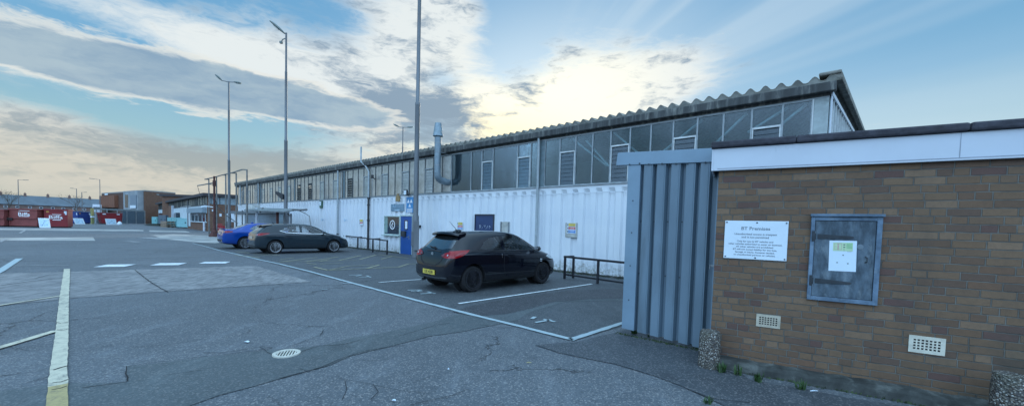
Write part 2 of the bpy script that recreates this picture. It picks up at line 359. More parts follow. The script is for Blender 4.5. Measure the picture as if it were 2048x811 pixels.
def white_wall():
    m, nb, b = newmat('white_painted_cladding'); o = nb.obj(); z = nb.xyz(o)[2]
    n = nb.noise(o, .8, 6, .6); st = nb.noise(nb.vm('MULTIPLY', o, (7, 7, .35)), 1.2, 7, .7); f = nb.noise(o, 9, 8, .75)
    base = nb.mix(nb.step(n, .3, .7), (.66, .71, .76), (.73, .77, .80)); base = nb.mix(nb.mul(nb.step(st, .52, .75), .18), base, (.46, .50, .52))
    low = nb.mul(nb.step(z, .55, .05), nb.step(f, .40, .62)); base = nb.mix(nb.mul(low, .85), base, (.15, .16, .10))
    base = nb.mix(nb.mul(nb.mul(nb.step(f, .60, .68), nb.step(z, 1.0, .2)), .7), base, (.24, .13, .07))
    base = nb.mix(nb.mul(nb.step(nb.noise(o, 4, 9, .8, 1), .62, .68), .35), base, (.40, .40, .36))
    nb.put(b.inputs['Base Color'], base); b.inputs['Roughness'].default_value = .5; nb.put(b.inputs['Normal'], nb.bump(nb.noise(o, 3, 5), .25, .02)); return m
M_WHITE = white_wall()
def glass_mat(name, tint=(.10, .17, .20), refl=.22, dirt=.25, dcol=(.30, .36, .38), rough=.03, wav=.15, fm=1.7, dv=.6):
    m, nb, b = newmat(name); o = nb.obj(); nt = m.node_tree; out = nt.nodes['Material Output']
    for nn in [b]: nt.nodes.remove(nn)
    tr = nb.n.new('ShaderNodeBsdfTransparent'); tr.inputs[0].default_value = tint+(1,)
    gl = nb.n.new('ShaderNodeBsdfGlossy'); gl.inputs['Roughness'].default_value = rough; gl.inputs[0].default_value = (.95, .97, 1, 1)
    df = nb.n.new('ShaderNodeBsdfDiffuse'); n = nb.noise(o, 1.3, 8, .72, .4); nb.put(df.inputs[0], nb.mix(nb.step(n, .3, .7), tuple(Vector(dcol)*dv), dcol))
    bn = nb.bump(nb.noise(o, 1.1, 3, .5), wav, .02); nb.put(gl.inputs['Normal'], bn)
    fr = nb.n.new('ShaderNodeFresnel'); fr.inputs[0].default_value = 1.55
    f2 = nb.m('MINIMUM', nb.add(nb.mul(fr.outputs[0], fm), refl), .96)
    m1 = nb.n.new('ShaderNodeMixShader'); nb.put(m1.inputs[0], nb.mul(nb.add(nb.mul(nb.step(n, .3, .7), .45), .55), dirt)); nt.links.new(tr.outputs[0], m1.inputs[1]); nt.links.new(df.outputs[0], m1.inputs[2])
    m2 = nb.n.new('ShaderNodeMixShader'); nb.put(m2.inputs[0], f2); nt.links.new(m1.outputs[0], m2.inputs[1]); nt.links.new(gl.outputs[0], m2.inputs[2])
    nt.links.new(m2.outputs[0], out.inputs[0]); return m
M_GLASS = glass_mat('workshop_glass', (.74, .86, .88), .0, .16, (.11, .18, .22), .07, .1, 1.05)
M_GLASSF = glass_mat('pale_glass', (.5, .5, .45), .02, .92, (.56, .54, .49), .12, .1, 1.7, .82)  # far panes: mostly diffuse, paler than the near panes
M_LOUV = glass_mat('louvre_glass', (.4, .52, .56), .0, .45, (.13, .19, .23), .15, .1, .7)
M_OGLASS = glass_mat('office_glass', (.12, .16, .18), .05, .2)
M_CARGLASS = glass_mat('car_glass', (.90, .93, .94), .0, .03, (.1, .12, .14), .01, 0)
M_DARKGLASS = mat('dark_window_glass', (.03, .04, .05), .06, 0, .1, 2, 0, .9)

M_FRAME = mat('window_frame_grey', (.30, .34, .36), .5, .2, .2, 5, .1, dirt=(.10, .10, .09))
M_FRAMEW = mat('window_rail_pale', (.55, .58, .58), .45, .2, .15, 5)
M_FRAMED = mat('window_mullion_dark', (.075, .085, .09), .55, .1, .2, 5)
M_ASB = mat('weathered_fibre_cement', (.22, .215, .19), .9, 0, .35, 4, .5, .2, dirt=(.10, .10, .07), dirt_amt=.7, dscale=3)
M_GUT = mat('dark_gutter', (.058, .062, .062), .7, 0, .4, 3, .3, dirt=(.26, .26, .23), dirt_amt=.85, dscale=3, stretch=(2.5, 1, .4))
M_PIPE = mat('pale_grey_pipe', (.36, .41, .43), .5, .1, .15, 5, .1, dirt=(.18, .18, .15), dirt_amt=.4)
M_BLKPIPE = mat('black_pipe', (.03, .032, .036), .5, 0, .2, 8)
M_STEEL = mat('galvanised_steel', (.26, .29, .31), .45, .5, .2, 3, .05, dirt=(.14, .12, .10), dirt_amt=.4)
M_DUCT = mat('spiral_duct_steel', (.21, .27, .31), .45, .35, .15, 4, .08)
M_GATE = mat('blue_grey_cladding', (.15, .215, .27), .45, .1, .14, 2, .05, dirt=(.08, .11, .13), dirt_amt=.6, dscale=1.5, stretch=(1, 1, .3))
M_GATETRIM = mat('blue_grey_flashing', (.20, .29, .37), .42, .1, .08, 2)
M_SCREW = mat('dark_screw_cap', (.05, .07, .09), .5, .2)
M_UPVC = mat('white_upvc', (.56, .61, .68), .3, 0, .04, 1.5, 0, .5, dirt=(.55, .60, .64), dirt_amt=.4)
M_FELT = mat('dark_roof_felt', (.055, .055, .068), .85, 0, .3, 14, .6, .3, dirt=(.05, .045, .05))
M_MOSSC = mat('mossy_concrete', (.060, .064, .060), .9, 0, .4, 5, .8, .2, dirt=(.22, .23, .21), dirt_amt=.55, dscale=5)
M_SIGNW = mat('white_sign_panel', (.68, .78, .86), .35, 0, .03, 3)
M_TXT = mat('grey_lettering', (.20, .24, .28), .6, 0, .05)
M_TXTW = mat('white_lettering', (.8, .82, .84), .5, 0, .03)
M_CREAM = mat('cream_air_brick', (.46, .42, .33), .8, 0, .15, 12, .2, dirt=(.2, .18, .13), dirt_amt=.4, dscale=6)
M_HOLE = mat('vent_void', (.012, .012, .012), .9, 0, .1)
M_CAB = mat('weathered_blue_wood', (.085, .118, .148), .75, 0, .40, 7, .45, .25, dirt=(.23, .28, .31), dirt_amt=.6, dscale=6, stretch=(2.2, 1, .8))
M_CABF = mat('weathered_blue_frame', (.12, .18, .25), .65, 0, .35, 6, .3, .3, dirt=(.30, .36, .40), dirt_amt=.5, dscale=5)
M_IRON = mat('rusty_black_iron', (.035, .045, .055), .6, .3, .3, 9, .2, dirt=(.09, .06, .04))
M_RAIL = mat('black_rail_paint', (.022, .024, .03), .45, .1, .25, 6, .1)
M_BLUEDOOR = mat('blue_door_paint', (.018, .085, .30), .4, 0, .08, 2)
M_NAVYDOOR = mat('navy_door_paint', (.022, .048, .13), .45, 0, .15, 2)
def pebble():
    m, nb, b = newmat('pebble_dash'); o = nb.obj(); c = nb.xyz(nb.vor(o, 62, 'F1', 'Color'))[0]; dd = nb.vor(o, 62)
    base = nb.ramp(c, [(0, (.11,.085,.065)), (.25, (.21,.19,.155)), (.5, (.30,.28,.24)), (.72, (.08,.075,.07)), (.85, (.48,.47,.43))], 'CONSTANT')
    base = nb.mix(nb.step(dd, .42, .62), base, (.09, .085, .08)); base = nb.mix(nb.mul(nb.step(nb.noise(o, 5), .5, .65), .4), base, (.12, .13, .09))
    nb.put(b.inputs['Base Color'], base); b.inputs['Roughness'].default_value = .7; nb.put(b.inputs['Normal'], nb.bump(nb.mul(dd, -1.), 1.0, .02)); return m
M_PEB = pebble()
M_LEAF = mat('weed_leaf', (.030, .072, .018), .5, 0, .4, 30); M_LEAF2 = mat('weed_leaf_pale', (.045, .095, .028), .5, 0, .3, 30)
M_MOSS = mat('moss_green', (.05, .075, .03), .95, 0, .5, 20, .6)

# ------------------------------------------------------------------ ground
def flat(name, poly, m, z, jit=0.0, step=.35, seed=1):
    rnd = random.Random(seed); pts = [G(*p) if len(p) == 2 else Vector((p[0], p[1], 0)) for p in poly]; out = []
    for i, p in enumerate(pts):
        q = pts[(i+1) % len(pts)]; n = max(1, int((q-p).length/step)) if jit else 1; t = (q-p).normalized() if (q-p).length > 0 else Vector((1, 0, 0)); s = Vector((-t.y, t.x, 0))
        for k in range(n):
            w = p.lerp(q, k/n)
            if k and jit: w = w + s*rnd.uniform(-jit, jit)
            out.append((w.x, w.y, z))
    mb = MB(); mb.add(out, [tuple(range(len(out)))]); me = mb.mesh(name, False)
    bm = bmesh.new(); bm.from_mesh(me); bmesh.ops.triangulate(bm, faces=bm.faces)
    for f in bm.faces:
        if f.normal.z < 0: f.normal_flip()
    bm.to_mesh(me); bm.free(); me.materials.append(m)
    o = bpy.data.objects.new(name, me); COL.objects.link(o); return struct(o)
def ribbon(mb, pts, w, z, jit=0., seed=0, wj=None):
    rnd = random.Random(seed); ws = w if isinstance(w, (list, tuple)) else [w]*len(pts); P = []
    for i, (p, q) in enumerate(zip(pts, pts[1:])):
        n = max(1, int((q-p).length/.12)) if jit else 1
        for k in range(n): P.append((p.lerp(q, k/n), ws[i]+(ws[i+1]-ws[i])*k/n))
    P.append((pts[-1], ws[-1])); L = []; 
    for i, (p, ww) in enumerate(P):
        t = (P[min(i+1, len(P)-1)][0]-P[max(i-1, 0)][0]).normalized(); s = Vector((-t.y, t.x, 0))
        c = p + s*(rnd.uniform(-jit, jit) if jit else 0); a = ww*(1+rnd.uniform(-1, 1)*((.35 if wj is None else wj) if jit else 0))
        L.append((c+s*a/2, c-s*a/2))
    vs = []; fs = []
    for a, b_ in L: vs += [(a.x, a.y, z), (b_.x, b_.y, z)]
    for i in range(len(L)-1): fs.append((2*i+1, 2*i+3, 2*i+2, 2*i))
    mb.add(vs, fs)
def gp(*pts): return [G(*p) for p in pts]
S = 2500
gm = MB(); gm.add([(-S, -60, 0), (S, -60, 0), (S, S, 0), (-S, S, 0)], [(0, 1, 2, 3)]); ground = struct(gm.build('ground', M_ASPH, fix=False))
flat('bay_surface', [(388,486),(600,541),(820,597),(950,631),(1040,653),(1145,682),(1243,652),(1262,640),(1262,575),(1262,554),(690,492),(478,466)], M_BAY, .003, .02, .8, 3)
flat('concrete_slab', [(-400,560),(-60,548),(140,543),(270,539),(510,531),(622,563),(330,582),(140,596),(0,611),(-300,650)], M_SLAB, .004, .015, .5, 4)
flat('concrete_apron', [(300,470),(345,468),(400,470),(436,472),(500,478),(470,482),(430,486),(380,483),(330,478)], mat('pale_concrete', (.34,.34,.32), .85, 0, .35, .6, .3), .005, .1, 1.2, 5)
flat('concrete_strip', [(-300,474),(0,475),(186,474),(190,481),(0,480.5),(-300,481)], mat('pale_concrete', (.26,.26,.25)), .004, .05, 1.2, 6)
flat('far_concrete_strip', [(-200,454.5),(0,456),(150,457.5),(287,459),(287,462),(150,461),(0,459.5),(-200,458.5)], mat('pale_concrete', (.26,.26,.25)), .005, .05, 2, 16)
flat('far_concrete_patch', [(298,460),(372,461.5),(380,464.5),(300,463)], mat('pale_concrete', (.26,.26,.25)), .005, .05, 2, 17)
flat('asphalt_patch', [(-250,820),(0,782),(120,766),(254,764),(253,733),(400,715),(545,699),(640,692),(700,676),(780,662),(860,645),(930,622),(1000,603),(1100,594),(1262,591),
     (1262,600),(1130,603),(1060,625),(1035,640),(930,662),(860,672),(790,690),(700,712),(660,730),(600,746),(560,757),(440,790),(380,811),(330,860),(100,960),(-400,960)], M_PATCH, .0065, .02, .25, 7)
flat('footpath', [(1262,657),(1150,684),(1070,690),(1120,706),(1230,728),(1310,752),(1370,775),(1450,812),(1600,900),(1900,1050),(2300,1150),(2300,900),(1500,760),(1420,700),(1385,690)], M_PAVE, .008, .02, .25, 8)
flat('bay_repair', [(1262,577),(1140,580),(1070,590),(1000,600),(940,612),(905,624),(950,633),(1010,628),(1060,617),(1110,603),(1180,598),(1262,597)], M_DARKP, .0095, .02, .2, 9)
# slab joints and cracks traced in the yard
ck = MB(); mcrack = mat('crack_fill', (.017, .018, .021), .9, 0, .3, 9)
for i, (pts, w) in enumerate([
    ([(270,540),(290,556),(310,570),(335,584)], .03), ([(140,597),(330,583),(440,576),(622,564)], .03), ([(0,612),(140,597)], .02),
    ([(400,715),(254,733)], .012), ([(254,733),(253,764)], .018), ([(253,764),(165,776)], .012), ([(400,715),(470,707),(545,697)], .016), ([(325,752),(405,741)], .012),
    ([(262,695),(330,690),(420,677)], .010), ([(405,706),(440,706),(480,700),(520,694),(545,696)], .016), ([(585,692),(640,671),(648,660)], .014), ([(604,703),(640,692),(690,689),(720,680)], .014),
    ([(520,695),(545,710)], .010), ([(620,745),(600,738)], .008), ([(560,757),(640,736),(690,714),(740,700),(810,690)], .012), ([(672,758),(710,764),(745,770),(755,785),(740,800)], .010), ([(690,762),(694,780),(685,800)], .010),
    ([(820,811),(870,800),(905,792),(935,780)], .012), ([(745,770),(800,782),(850,786)], .008), ([(800,672),(840,660),(870,650),(900,646)], .010), ([(960,650),(1010,656),(1040,652)], .010),
    ([(640,596),(700,600),(760,592)], .008), ([(700,720),(760,722),(800,712)], .007), ([(450,604),(520,598),(600,604)], .008), ([(0,690),(60,702),(100,700)], .008), ([(140,705),(230,690)], .01), ([(60,765),(105,752)], .012),
    ([(1100,603),(1170,602),(1230,600)], .008), ([(1290,690),(1340,695),(1380,700)], .01), ([(1390,790),(1440,800),(1500,806)], .012), ([(1340,770),(1390,784),(1430,800)], .012)]):
    ribbon(ck, gp(*pts), w*.62, .0125, .009, i)
struct(ck.build('ground_cracks', mcrack, fix=False))
# painted markings
def lines(name, m, items, z=.0145, jit=0):
    mb = MB()
    for i, (pts, w) in enumerate(items): ribbon(mb, gp(*pts), w, z, jit, i, .10)
    return struct(mb.build(name, m, fix=False))
lines('bay_front_line', M_BLINE, [([(385,486.5),(405,491),(440,501),(470,507.5),(520,519.5),(560,528),(620,543),(700,565),(760,581),(820,597.5),(880,613),(950,631),(1040,653),(1145,680)], [.07,.07,.08,.09,.09,.09,.095,.1,.1,.1,.1,.1,.095,.095]), ([(1141,680),(1249,645)], .10)], .0145, .004)
lines('bay_side_lines', M_WLINE, [([(917,607.5),(1184,568)], .075), ([(757,565),(845,558.5)], .07)], .0150)
lines('bay_letters', M_BLINE, [([(815,580.5),(843,580)], .065), ([(843,580),(829,584)], .06), ([(822,583),(845,583.5)], .065), ([(841,588),(868,586)], .07), ([(855,583.5),(870,587.5)], .07),
     ([(1064,638),(1070,634)], .07), ([(1071,645.5),(1102,640)], .06), ([(1087,639),(1110,644)], .06), ([(698,550.5),(724,550)], .05), ([(724,550),(712,552.5)], .05), ([(718,555),(741,553.5)], .05), ([(733,551.5),(742,555)], .05),
     ([(685,566.5),(703,566.5)], .05), ([(644,579),(655,578.5)], .04)], .0150)
yl = MB()
def poly_on(mb, pts, z): mb.add([(p.x, p.y, z) for p in gp(*pts)], [tuple(range(len(pts)))])
ribbon(yl, gp((134,538),(128,600),(125,650),(121,700),(117,740),(116,772)), .118, .0152, .003, 3, .06)
ribbon(yl, gp((-120,730),(0,696),(112,662)), .10, .0148, .003, 4, .06); ribbon(yl, gp((-80,623),(0,611),(128,591)), .07, .0148, .003, 5, .1)
struct(yl.build('cream_lines', M_YLINE, fix=False))
ye = MB(); ribbon(ye, gp((116,772),(115,800),(112,880)), .118, .0152, .003, 6, .05); struct(ye.build('mustard_line_end', M_YELEND, fix=False))
lines('white_dashes', M_WLINE, [([(201,531.7),(261,531)], .80), ([(310,528.5),(366,528)], .75), ([(403,525.5),(456,525)], .70)], .0148)
lines('far_white_line', M_BLINE, [([(-40,563),(0,542),(39,517)], .16)], .0148)
z0 = lambda x, y: (560+x/6.24, 490+y/6.24)
lines('hatched_bay_lines', M_YFAINT, [([z0(0,212), z0(470,155)], .09), ([z0(330,205), z0(730,148)], .09), ([z0(480,205), z0(620,180)], .09), ([z0(0,182), z0(180,160)], .08), ([z0(740,190), z0(1010,130)], .09), ([z0(995,180), z0(1200,122)], .09),
     ([z0(1265,175), z0(1400,140)], .09), ([z0(1230,118), z0(1600,165)], .08), ([z0(60,208), z0(360,206), z0(960,190)], .06), ([z0(430,275), z0(600,315)], .09), ([z0(600,315), z0(1080,293), z0(1480,275), z0(1600,236), z0(1750,235)], .09),
     ([z0(600,315), z0(860,262), z0(1170,250)], .07), ([z0(1080,293), z0(1240,246)], .10), ([z0(330,225), z0(450,240)], .08), ([z0(500,235), z0(790,228)], .07), ([(470,503),(500,506)], .1), ([(505,509),(560,510)], .1), ([(470,510),(520,515)], .08)], .0148, .008)
lines('faint_yard_lines', M_WFAINT, [([(28,531.5),(137,530.5)], .06), ([(-40,516),(36,515)], .06), ([(280,515),(440,511)], .05), ([(0,570),(60,562),(128,555)], .05), ([(40,466),(52,459)], .15), ([(0,484),(14,477)], .12), ([(258,483.3),(275,483)], 1.3),
     ([(290,475),(330,478)], .9), ([(310,469),(380,474)], .5), ([(345,474),(410,480)], .5), ([(380,470),(430,476)], .4), ([(72,555),(95,549)], .04)], .0152, .01)
# ------------------------------------------------------------------ workshop
MW = Frame(G(1244, 557), 139.2)
def un(p): return (p-MW.P).dot(MW.U), (p-MW.P).dot(MW.N)
def gun(x, y): return un(G(x, y))
WS = fthing('workshop_building', 'long white clad workshop with dirty glazing strip and corrugated fibre cement roof', 'building', MW)
UL, UR = 42.4, -5.03
# corrugated white cladding
mb = MB(); per = .47; us = []
u = UR
while u < UL: us += [(u, 0), (u+.20, 0), (u+.25, -1), (u+.42, -1)]; u += per
zs = [(.06, 1), (2.86, 1), (3.0, 0), (3.1, 0)]
nv = len(us); vs = []; fs = []
for z, k in zs:
    for uu, d_ in us: vs.append((uu, .085*d_*k, z))
for r_ in range(3):
    for i in range(nv-1): fs.append((r_*nv+i, r_*nv+i+1, (r_+1)*nv+i+1, (r_+1)*nv+i))
mb.add(vs, fs); cladding = mb.build('cladding_wall', M_WHITE, WS)
mb = MB(); u = UR
for us_ in (UR, 1.2, 3.2, 6.3, 12.85, 15.6, 20.0, 22.9, 26.0, 32.0, 38.0): mb.box(us_, us_+.035, .0, .006, .08, 2.98)
mb.box(UR, UL, .001, .012, 2.845, 2.862); mb.build('wall_joint', M_WHITE, WS)
mb = MB(); mb.box(UR, UL, -.2, -.11, -.1, 3.09); mb.box(UR, UL, -.2, .03, -.05, .055); mb.build('base_plinth', M_MOSSC, WS)
# back and roof, end walls
GD = rad(46-139.2); gdx, gdy = math.cos(GD), math.sin(GD); DEP = 20.0
mb = MB()
mb.quad((UL, -.2, 0), (UL, -DEP, 0), (UL, -DEP, 6.3), (UL, -.2, 5.05))
mb.quad((UL, -DEP, 0), (UR+gdx*DEP, -DEP, 0), (UR+gdx*DEP, -DEP, 6.3), (UL, -DEP, 6.3)); mb.build('rear_wall', M_FBRICK, WS, fix=False)
mb = MB(); mb.quad((UR, -.25, .02), (UL, -.25, .02), (UL, -DEP+.1, .02), (UR+gdx*DEP, -DEP+.1, .02)); mb.build('floor_slab', mat('workshop_floor', (.10,.11,.115), .8), WS, fix=False)
mb = MB(); mb.box(-4.2, 41.5, -4.05, -4.0, .05, 4.7); mb.build('inner_partition', mat('inner_wall_paint', (.42,.50,.54), .7, 0, .2, .6), WS)
# roof
mb = MB(); pr = .332; us = []; u = UR-.20
while u < UL+.25:
    us += [(u, .0), (u+.05, .012), (u+.125, .105), (u+.166, .125), (u+.207, .105), (u+.282, .012)]; u += pr
vs = []; fs = []; nv = len(us); YR = [(.17, 0), (-.3, .035), (-DEP-.2, 1.40)]
for y, dz in YR:
    for uu, h in us: vs.append((uu+gdx*(.17-y), y, 5.235+dz+h))
nb0 = len(vs)
for y, dz in YR:
    for uu, h in us: vs.append((uu+gdx*(.17-y), y, 5.215+dz+h))
for r_ in range(2):
    for i in range(nv-1):
        a = r_*nv+i; fs.append((a, a+1, a+nv+1, a+nv)); b = a+nb0; fs.append((b, b+nv, b+nv+1, b+1))
for i in range(nv-1): fs.append((i, i+nb0, i+1+nb0, i+1))
mb.add(vs, fs); roof = mb.build('corrugated_roof', M_ASB, WS)
mb = MB(); fr_ = vs[:nv]
for a, b_ in zip(fr_, fr_[1:]): mb.quad((a[0], .163, 5.188), (b_[0], .163, 5.188), (b_[0], .163, b_[2]-.012), (a[0], .163, a[2]-.012))
mb.build('eaves_filler', mat('pale_eaves_filler', (.21, .21, .19), .85, 0, .35, 3, .4, .2, dirt=(.12,.12,.09), dirt_amt=.6, dscale=2), WS, fix=False)
mb = MB()   # verge capping of the gable and broken ridge cap
def gpt(t, out, z): return (UR+gdx*t-out*abs(gdy), gdy*t+out*gdx, z)
def gquadbox(mb, t0, t1, o0, o1, z0, z1, rise=.07):
    p = [gpt(t0, o0, z0+rise*t0), gpt(t1, o0, z0+rise*t1), gpt(t1, o1, z0+rise*t1), gpt(t0, o1, z0+rise*t0), gpt(t0, o0, z1+rise*t0), gpt(t1, o0, z1+rise*t1), gpt(t1, o1, z1+rise*t1), gpt(t0, o1, z1+rise*t0)]
    mb.add(p, [(0,3,2,1),(4,5,6,7),(0,1,5,4),(1,2,6,5),(2,3,7,6),(3,0,4,7)])
gquadbox(mb, -.16, DEP, .06, .22, 5.24, 5.40); mb.box(UR-.20, UR+.22, -.22, .20, 5.34, 5.42); mb.build('verge_capping', M_ASB, WS, bevel=.03)
mb = MB(); gquadbox(mb, 0, DEP, .03, .06, 4.90, 5.0); gquadbox(mb, 0, .10, .03, .055, .1, 4.89, 0)
mb.build('gable_trim', M_UPVC, WS)
mb = MB(); rs = MB(); t = .1
mb.add([gpt(.1, 0, 0), gpt(DEP, 0, 0), gpt(DEP, 0, 6.3), gpt(.1, 0, 4.95)], [(0, 1, 2, 3)])
mb.build('gable_cladding', mat('pale_blue_cladding', (.25,.33,.37), .5, 0, .2, 2), WS, fix=False)
gw = MB()
for k in range(24):
    t0 = .12+k*.6; gquadbox(rs, t0+.5, t0+.56, .002, .04, 3.0, 4.92)
rs.build('gable_mullions', M_FRAMEW, WS)
# gutter and fascia
mb = MB(); mb.box(UR-.12, UL+.15, .025, .20, 4.965, 5.185); mb.build('gutter', M_GUT, WS, bevel=.02)
mb = MB(); mb.box(UR, UL, -.10, .022, 4.90, 5.23); mb.build('eaves_board', M_GUT, WS)
mb = MB(); u = UR+.55
while u < UL: mb.box(u, u+.03, .201, .212, 5.0, 5.16); u += .92
gb = mb.build('gutter_brackets', M_GUT, WS); gb['kind'] = 'stuff'
mb = MB(); mb.box(UR, UL, -.03, .05, 3.101, 3.135); mb.build('glazing_sill', M_FRAME, WS)
mb = MB(); mb.box(UR, UL, -.03, .018, 4.868, 4.899); mb.build('glazing_head', M_FRAME, WS)
mb = MB(); mb.box(UR+.003, -4.745, -.02, .008, 3.136, 4.867); mb.build('corner_panel', mat('faded_corner_panel', (.36,.42,.42), .5, 0, .2, 3, 0, .5, dirt=(.10,.11,.10), dirt_amt=.6, dscale=2), WS)
mb = MB(); mb.box(-4.742, -4.715, -.03, .03, 3.136, 4.867); mb.build('corner_post', M_FRAMEW, WS)
ZB, ZT, ZTR = 3.136, 4.867, 4.34
def frame_mesh(w, rail=None):
    m = MB(); f = .022; m.box(0, f, -.03, .02, ZB, ZT); m.box(w-f, w, -.03, .02, ZB, ZT); m.box(f, w-f, -.03, .018, ZB, ZB+.025); m.box(f, w-f, -.03, .018, ZT-.02, ZT); return m
_cache = {}
def window(u0, w, far):
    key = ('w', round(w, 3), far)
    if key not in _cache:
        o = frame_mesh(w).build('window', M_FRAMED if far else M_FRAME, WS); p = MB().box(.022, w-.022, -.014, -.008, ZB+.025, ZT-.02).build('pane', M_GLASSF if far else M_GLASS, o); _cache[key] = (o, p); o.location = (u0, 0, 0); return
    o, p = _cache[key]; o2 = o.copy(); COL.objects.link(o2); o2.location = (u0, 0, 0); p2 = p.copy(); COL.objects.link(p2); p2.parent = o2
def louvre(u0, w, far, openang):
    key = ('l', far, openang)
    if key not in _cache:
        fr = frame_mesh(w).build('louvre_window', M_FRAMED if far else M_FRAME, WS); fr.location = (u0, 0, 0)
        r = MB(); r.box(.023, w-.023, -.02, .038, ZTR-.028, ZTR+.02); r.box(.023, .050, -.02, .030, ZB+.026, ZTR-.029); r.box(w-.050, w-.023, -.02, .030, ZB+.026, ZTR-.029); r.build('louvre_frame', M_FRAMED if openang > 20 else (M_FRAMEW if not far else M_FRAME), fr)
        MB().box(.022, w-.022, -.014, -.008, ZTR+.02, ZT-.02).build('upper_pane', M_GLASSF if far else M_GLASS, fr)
        s = MB(); n = 8; hh = (ZTR-.03-ZB-.03)/n
        for k in range(n):
            zc = ZB+.03+hh*(k+.5); dy = math.sin(rad(openang))*hh*.52; dz = math.cos(rad(openang))*hh*.53
            s.add([(.052, dy, zc-dz), (w-.052, dy, zc-dz), (w-.052, -dy, zc+dz), (.052, -dy, zc+dz), (.052, dy-.005, zc-dz), (w-.052, dy-.005, zc-dz), (w-.052, -dy-.005, zc+dz), (.052, -dy-.005, zc+dz)],
                  [(0,1,2,3),(7,6,5,4),(0,4,5,1),(1,5,6,2),(2,6,7,3),(3,7,4,0)])
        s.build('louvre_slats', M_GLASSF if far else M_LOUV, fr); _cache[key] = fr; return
    a = _cache[key]; b = a.copy(); COL.objects.link(b); b.location = (u0, 0, 0)
    for ch in list(a.children): c = ch.copy(); COL.objects.link(c); c.parent = b
window(-4.715, .595, False); P3 = .6717
COLS = [3.40, 11.35, 19.18, 27.30, 35.2]
for j in range(23):
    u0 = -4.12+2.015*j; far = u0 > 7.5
    segs = [('l', u0, P3), ('w', u0+P3, P3), ('w', u0+2*P3, P3)]
    if j == 4: segs = [segs[0], ('w', u0+P3, 2*P3)]
    if j == 5: segs = [segs[0], segs[1], ('w', u0+2*P3, 2*P3)]
    if j == 6: segs = segs[1:]
    for kind, a, w in segs:
        for cc in COLS:
            if a < cc < a+w and kind == 'w':
                m = MB(); m.box(cc-.12, cc+.12, -.03, .012, ZB, ZT); m.build('column_panel', mat('column_panel_grey', (.12,.17,.19), .5), WS)
                if cc-.12-a > .12: window(a, cc-.12-a, far)
                if a+w-cc-.12 > .12: window(cc+.12, a+w-cc-.12, far)
                break
        else:
            if kind == 'w': window(a, w, far)
            else: louvre(a, w, far, 42 if j in (11, 14, 15) else 9)
mb = MB()
for p, q in [((1385,232),(1327,297)), ((1481,229),(1443,273)), ((1600,217),(1566,246)), ((1241,263),(1275,301)), ((1182,291),(1209,321)), ((1512,250),(1560,205)), ((1160,270),(1200,315))]:
    a = MW.W(*p, n=-.3); b_ = MW.W(*q, n=-.3); e = .35; dx, dz = b_[0]-a[0], b_[1]-a[1]
    mb.beam((a[0]-dx*e, -.3, max(3.2, min(4.85, a[1]-dz*e))), (b_[0]+dx*e, -.3, max(3.2, min(4.85, b_[1]+dz*e))), .10, .05)
mb.build('roof_braces', mat('inner_steel_white', (.75,.8,.82), .5), WS)
# rainwater pipes
def pipe(pts, r, m, name='drainpipe'): return MB().tube(pts, r, 12).build(name, m, WS, smooth=True)
pipe([(3.50,.10,.75),(3.50,.10,4.78),(3.50,.12,4.98)], .05, M_PIPE); pipe([(3.50,.10,.06),(3.50,.10,.77)], .058, M_PIPE, 'pipe_shoe')
pipe([(19.84,.10,.8),(19.84,.10,4.95)], .055, M_PIPE); pipe([(19.84,.10,.05),(19.84,.10,.85)], .07, M_BLKPIPE, 'pipe_shoe')
pipe([(15.95,.10,3.05),(15.95,.10,4.6),(16.25,.14,4.95),(16.72,.18,5.22),(16.72,.18,6.1)], .055, M_PIPE, 'vent_pipe'); pipe([(15.95,.10,.05),(15.95,.10,3.0)], .06, M_BLKPIPE)
mb = MB()
for z in (.6, 1.7, 2.6, 3.0): mb.lathe([(.085, z), (.085, z+.09)], 12, (15.95, .10, 0))
mb.build('pipe_collars', M_BLKPIPE, WS, smooth=True)
pipe([(35.5,.10,2.4),(35.5,.10,4.95)], .06, M_PIPE); pipe([(40.9,.12,3.0),(40.9,.12,4.95)], .07, M_PIPE)
# office window, doors
uL, zT_ = MW.W(769.6, 431.5); uR_, _z = MW.W(801, 431.5)
ow = MB(); a, b_ = uR_, uL
z0_, z1_ = .97, 2.02
ow.box(a, a+.05, .0, .05, z0_, z1_); ow.box(b_-.05, b_, .0, .05, z0_, z1_); ow.box(a+.05, b_-.05, .0, .05, z1_-.05, z1_); ow.box(a+.05, b_-.05, .0, .05, z0_, z0_+.05); ow.box(a-.05, b_+.08, .0, .16, z0_-.05, z0_-.001)
OWN = ow.build('office_window', mat('pale_green_frame', (.42,.52,.50), .5), WS)
MB().box(a+.05, b_-.05, .005, .012, z0_+.05, z1_-.05).build('pane', M_DARKGLASS, OWN)
MB().box(b_-.32, b_-.06, .013, .017, z0_+.10, z1_-.06).build('side_pane', mat('greenish_blind', (.22,.33,.31), .4), OWN)
MB().box(a+.10, b_-.45, .013, .016, z0_+.06, z0_+.34).build('desk_shape', mat('dim_desk', (.02,.035,.05), .3), OWN)
uc, zc = MW.W(785.3, 449.0); mb = MB()
R1, R2 = .255, .20
for k in range(28):
    t0, t1 = 2*math.pi*k/28, 2*math.pi*(k+1)/28
    mb.quad((uc+R1*math.cos(t0), .019, zc+R1*math.sin(t0)), (uc+R1*math.cos(t1), .019, zc+R1*math.sin(t1)), (uc+R2*math.cos(t1), .019, zc+R2*math.sin(t1)), (uc+R2*math.cos(t0), .019, zc+R2*math.sin(t0)))
for pl in ([(-.02,.13),(-.09,.02),(-.05,-.0),(.01,.10)], [(-.09,.03),(.06,-.03),(.09,.02),(-.06,.06)], [(.09,.01),(.02,-.14),(-.03,-.11),(.04,-.0)]):
    mb.quad(*[(uc+x*1.15, .019, zc+z*1.15) for x, z in pl])
mb.build('window_emblem', M_TXTW, OWN, fix=False)
dl, dr = 12.66, 11.62
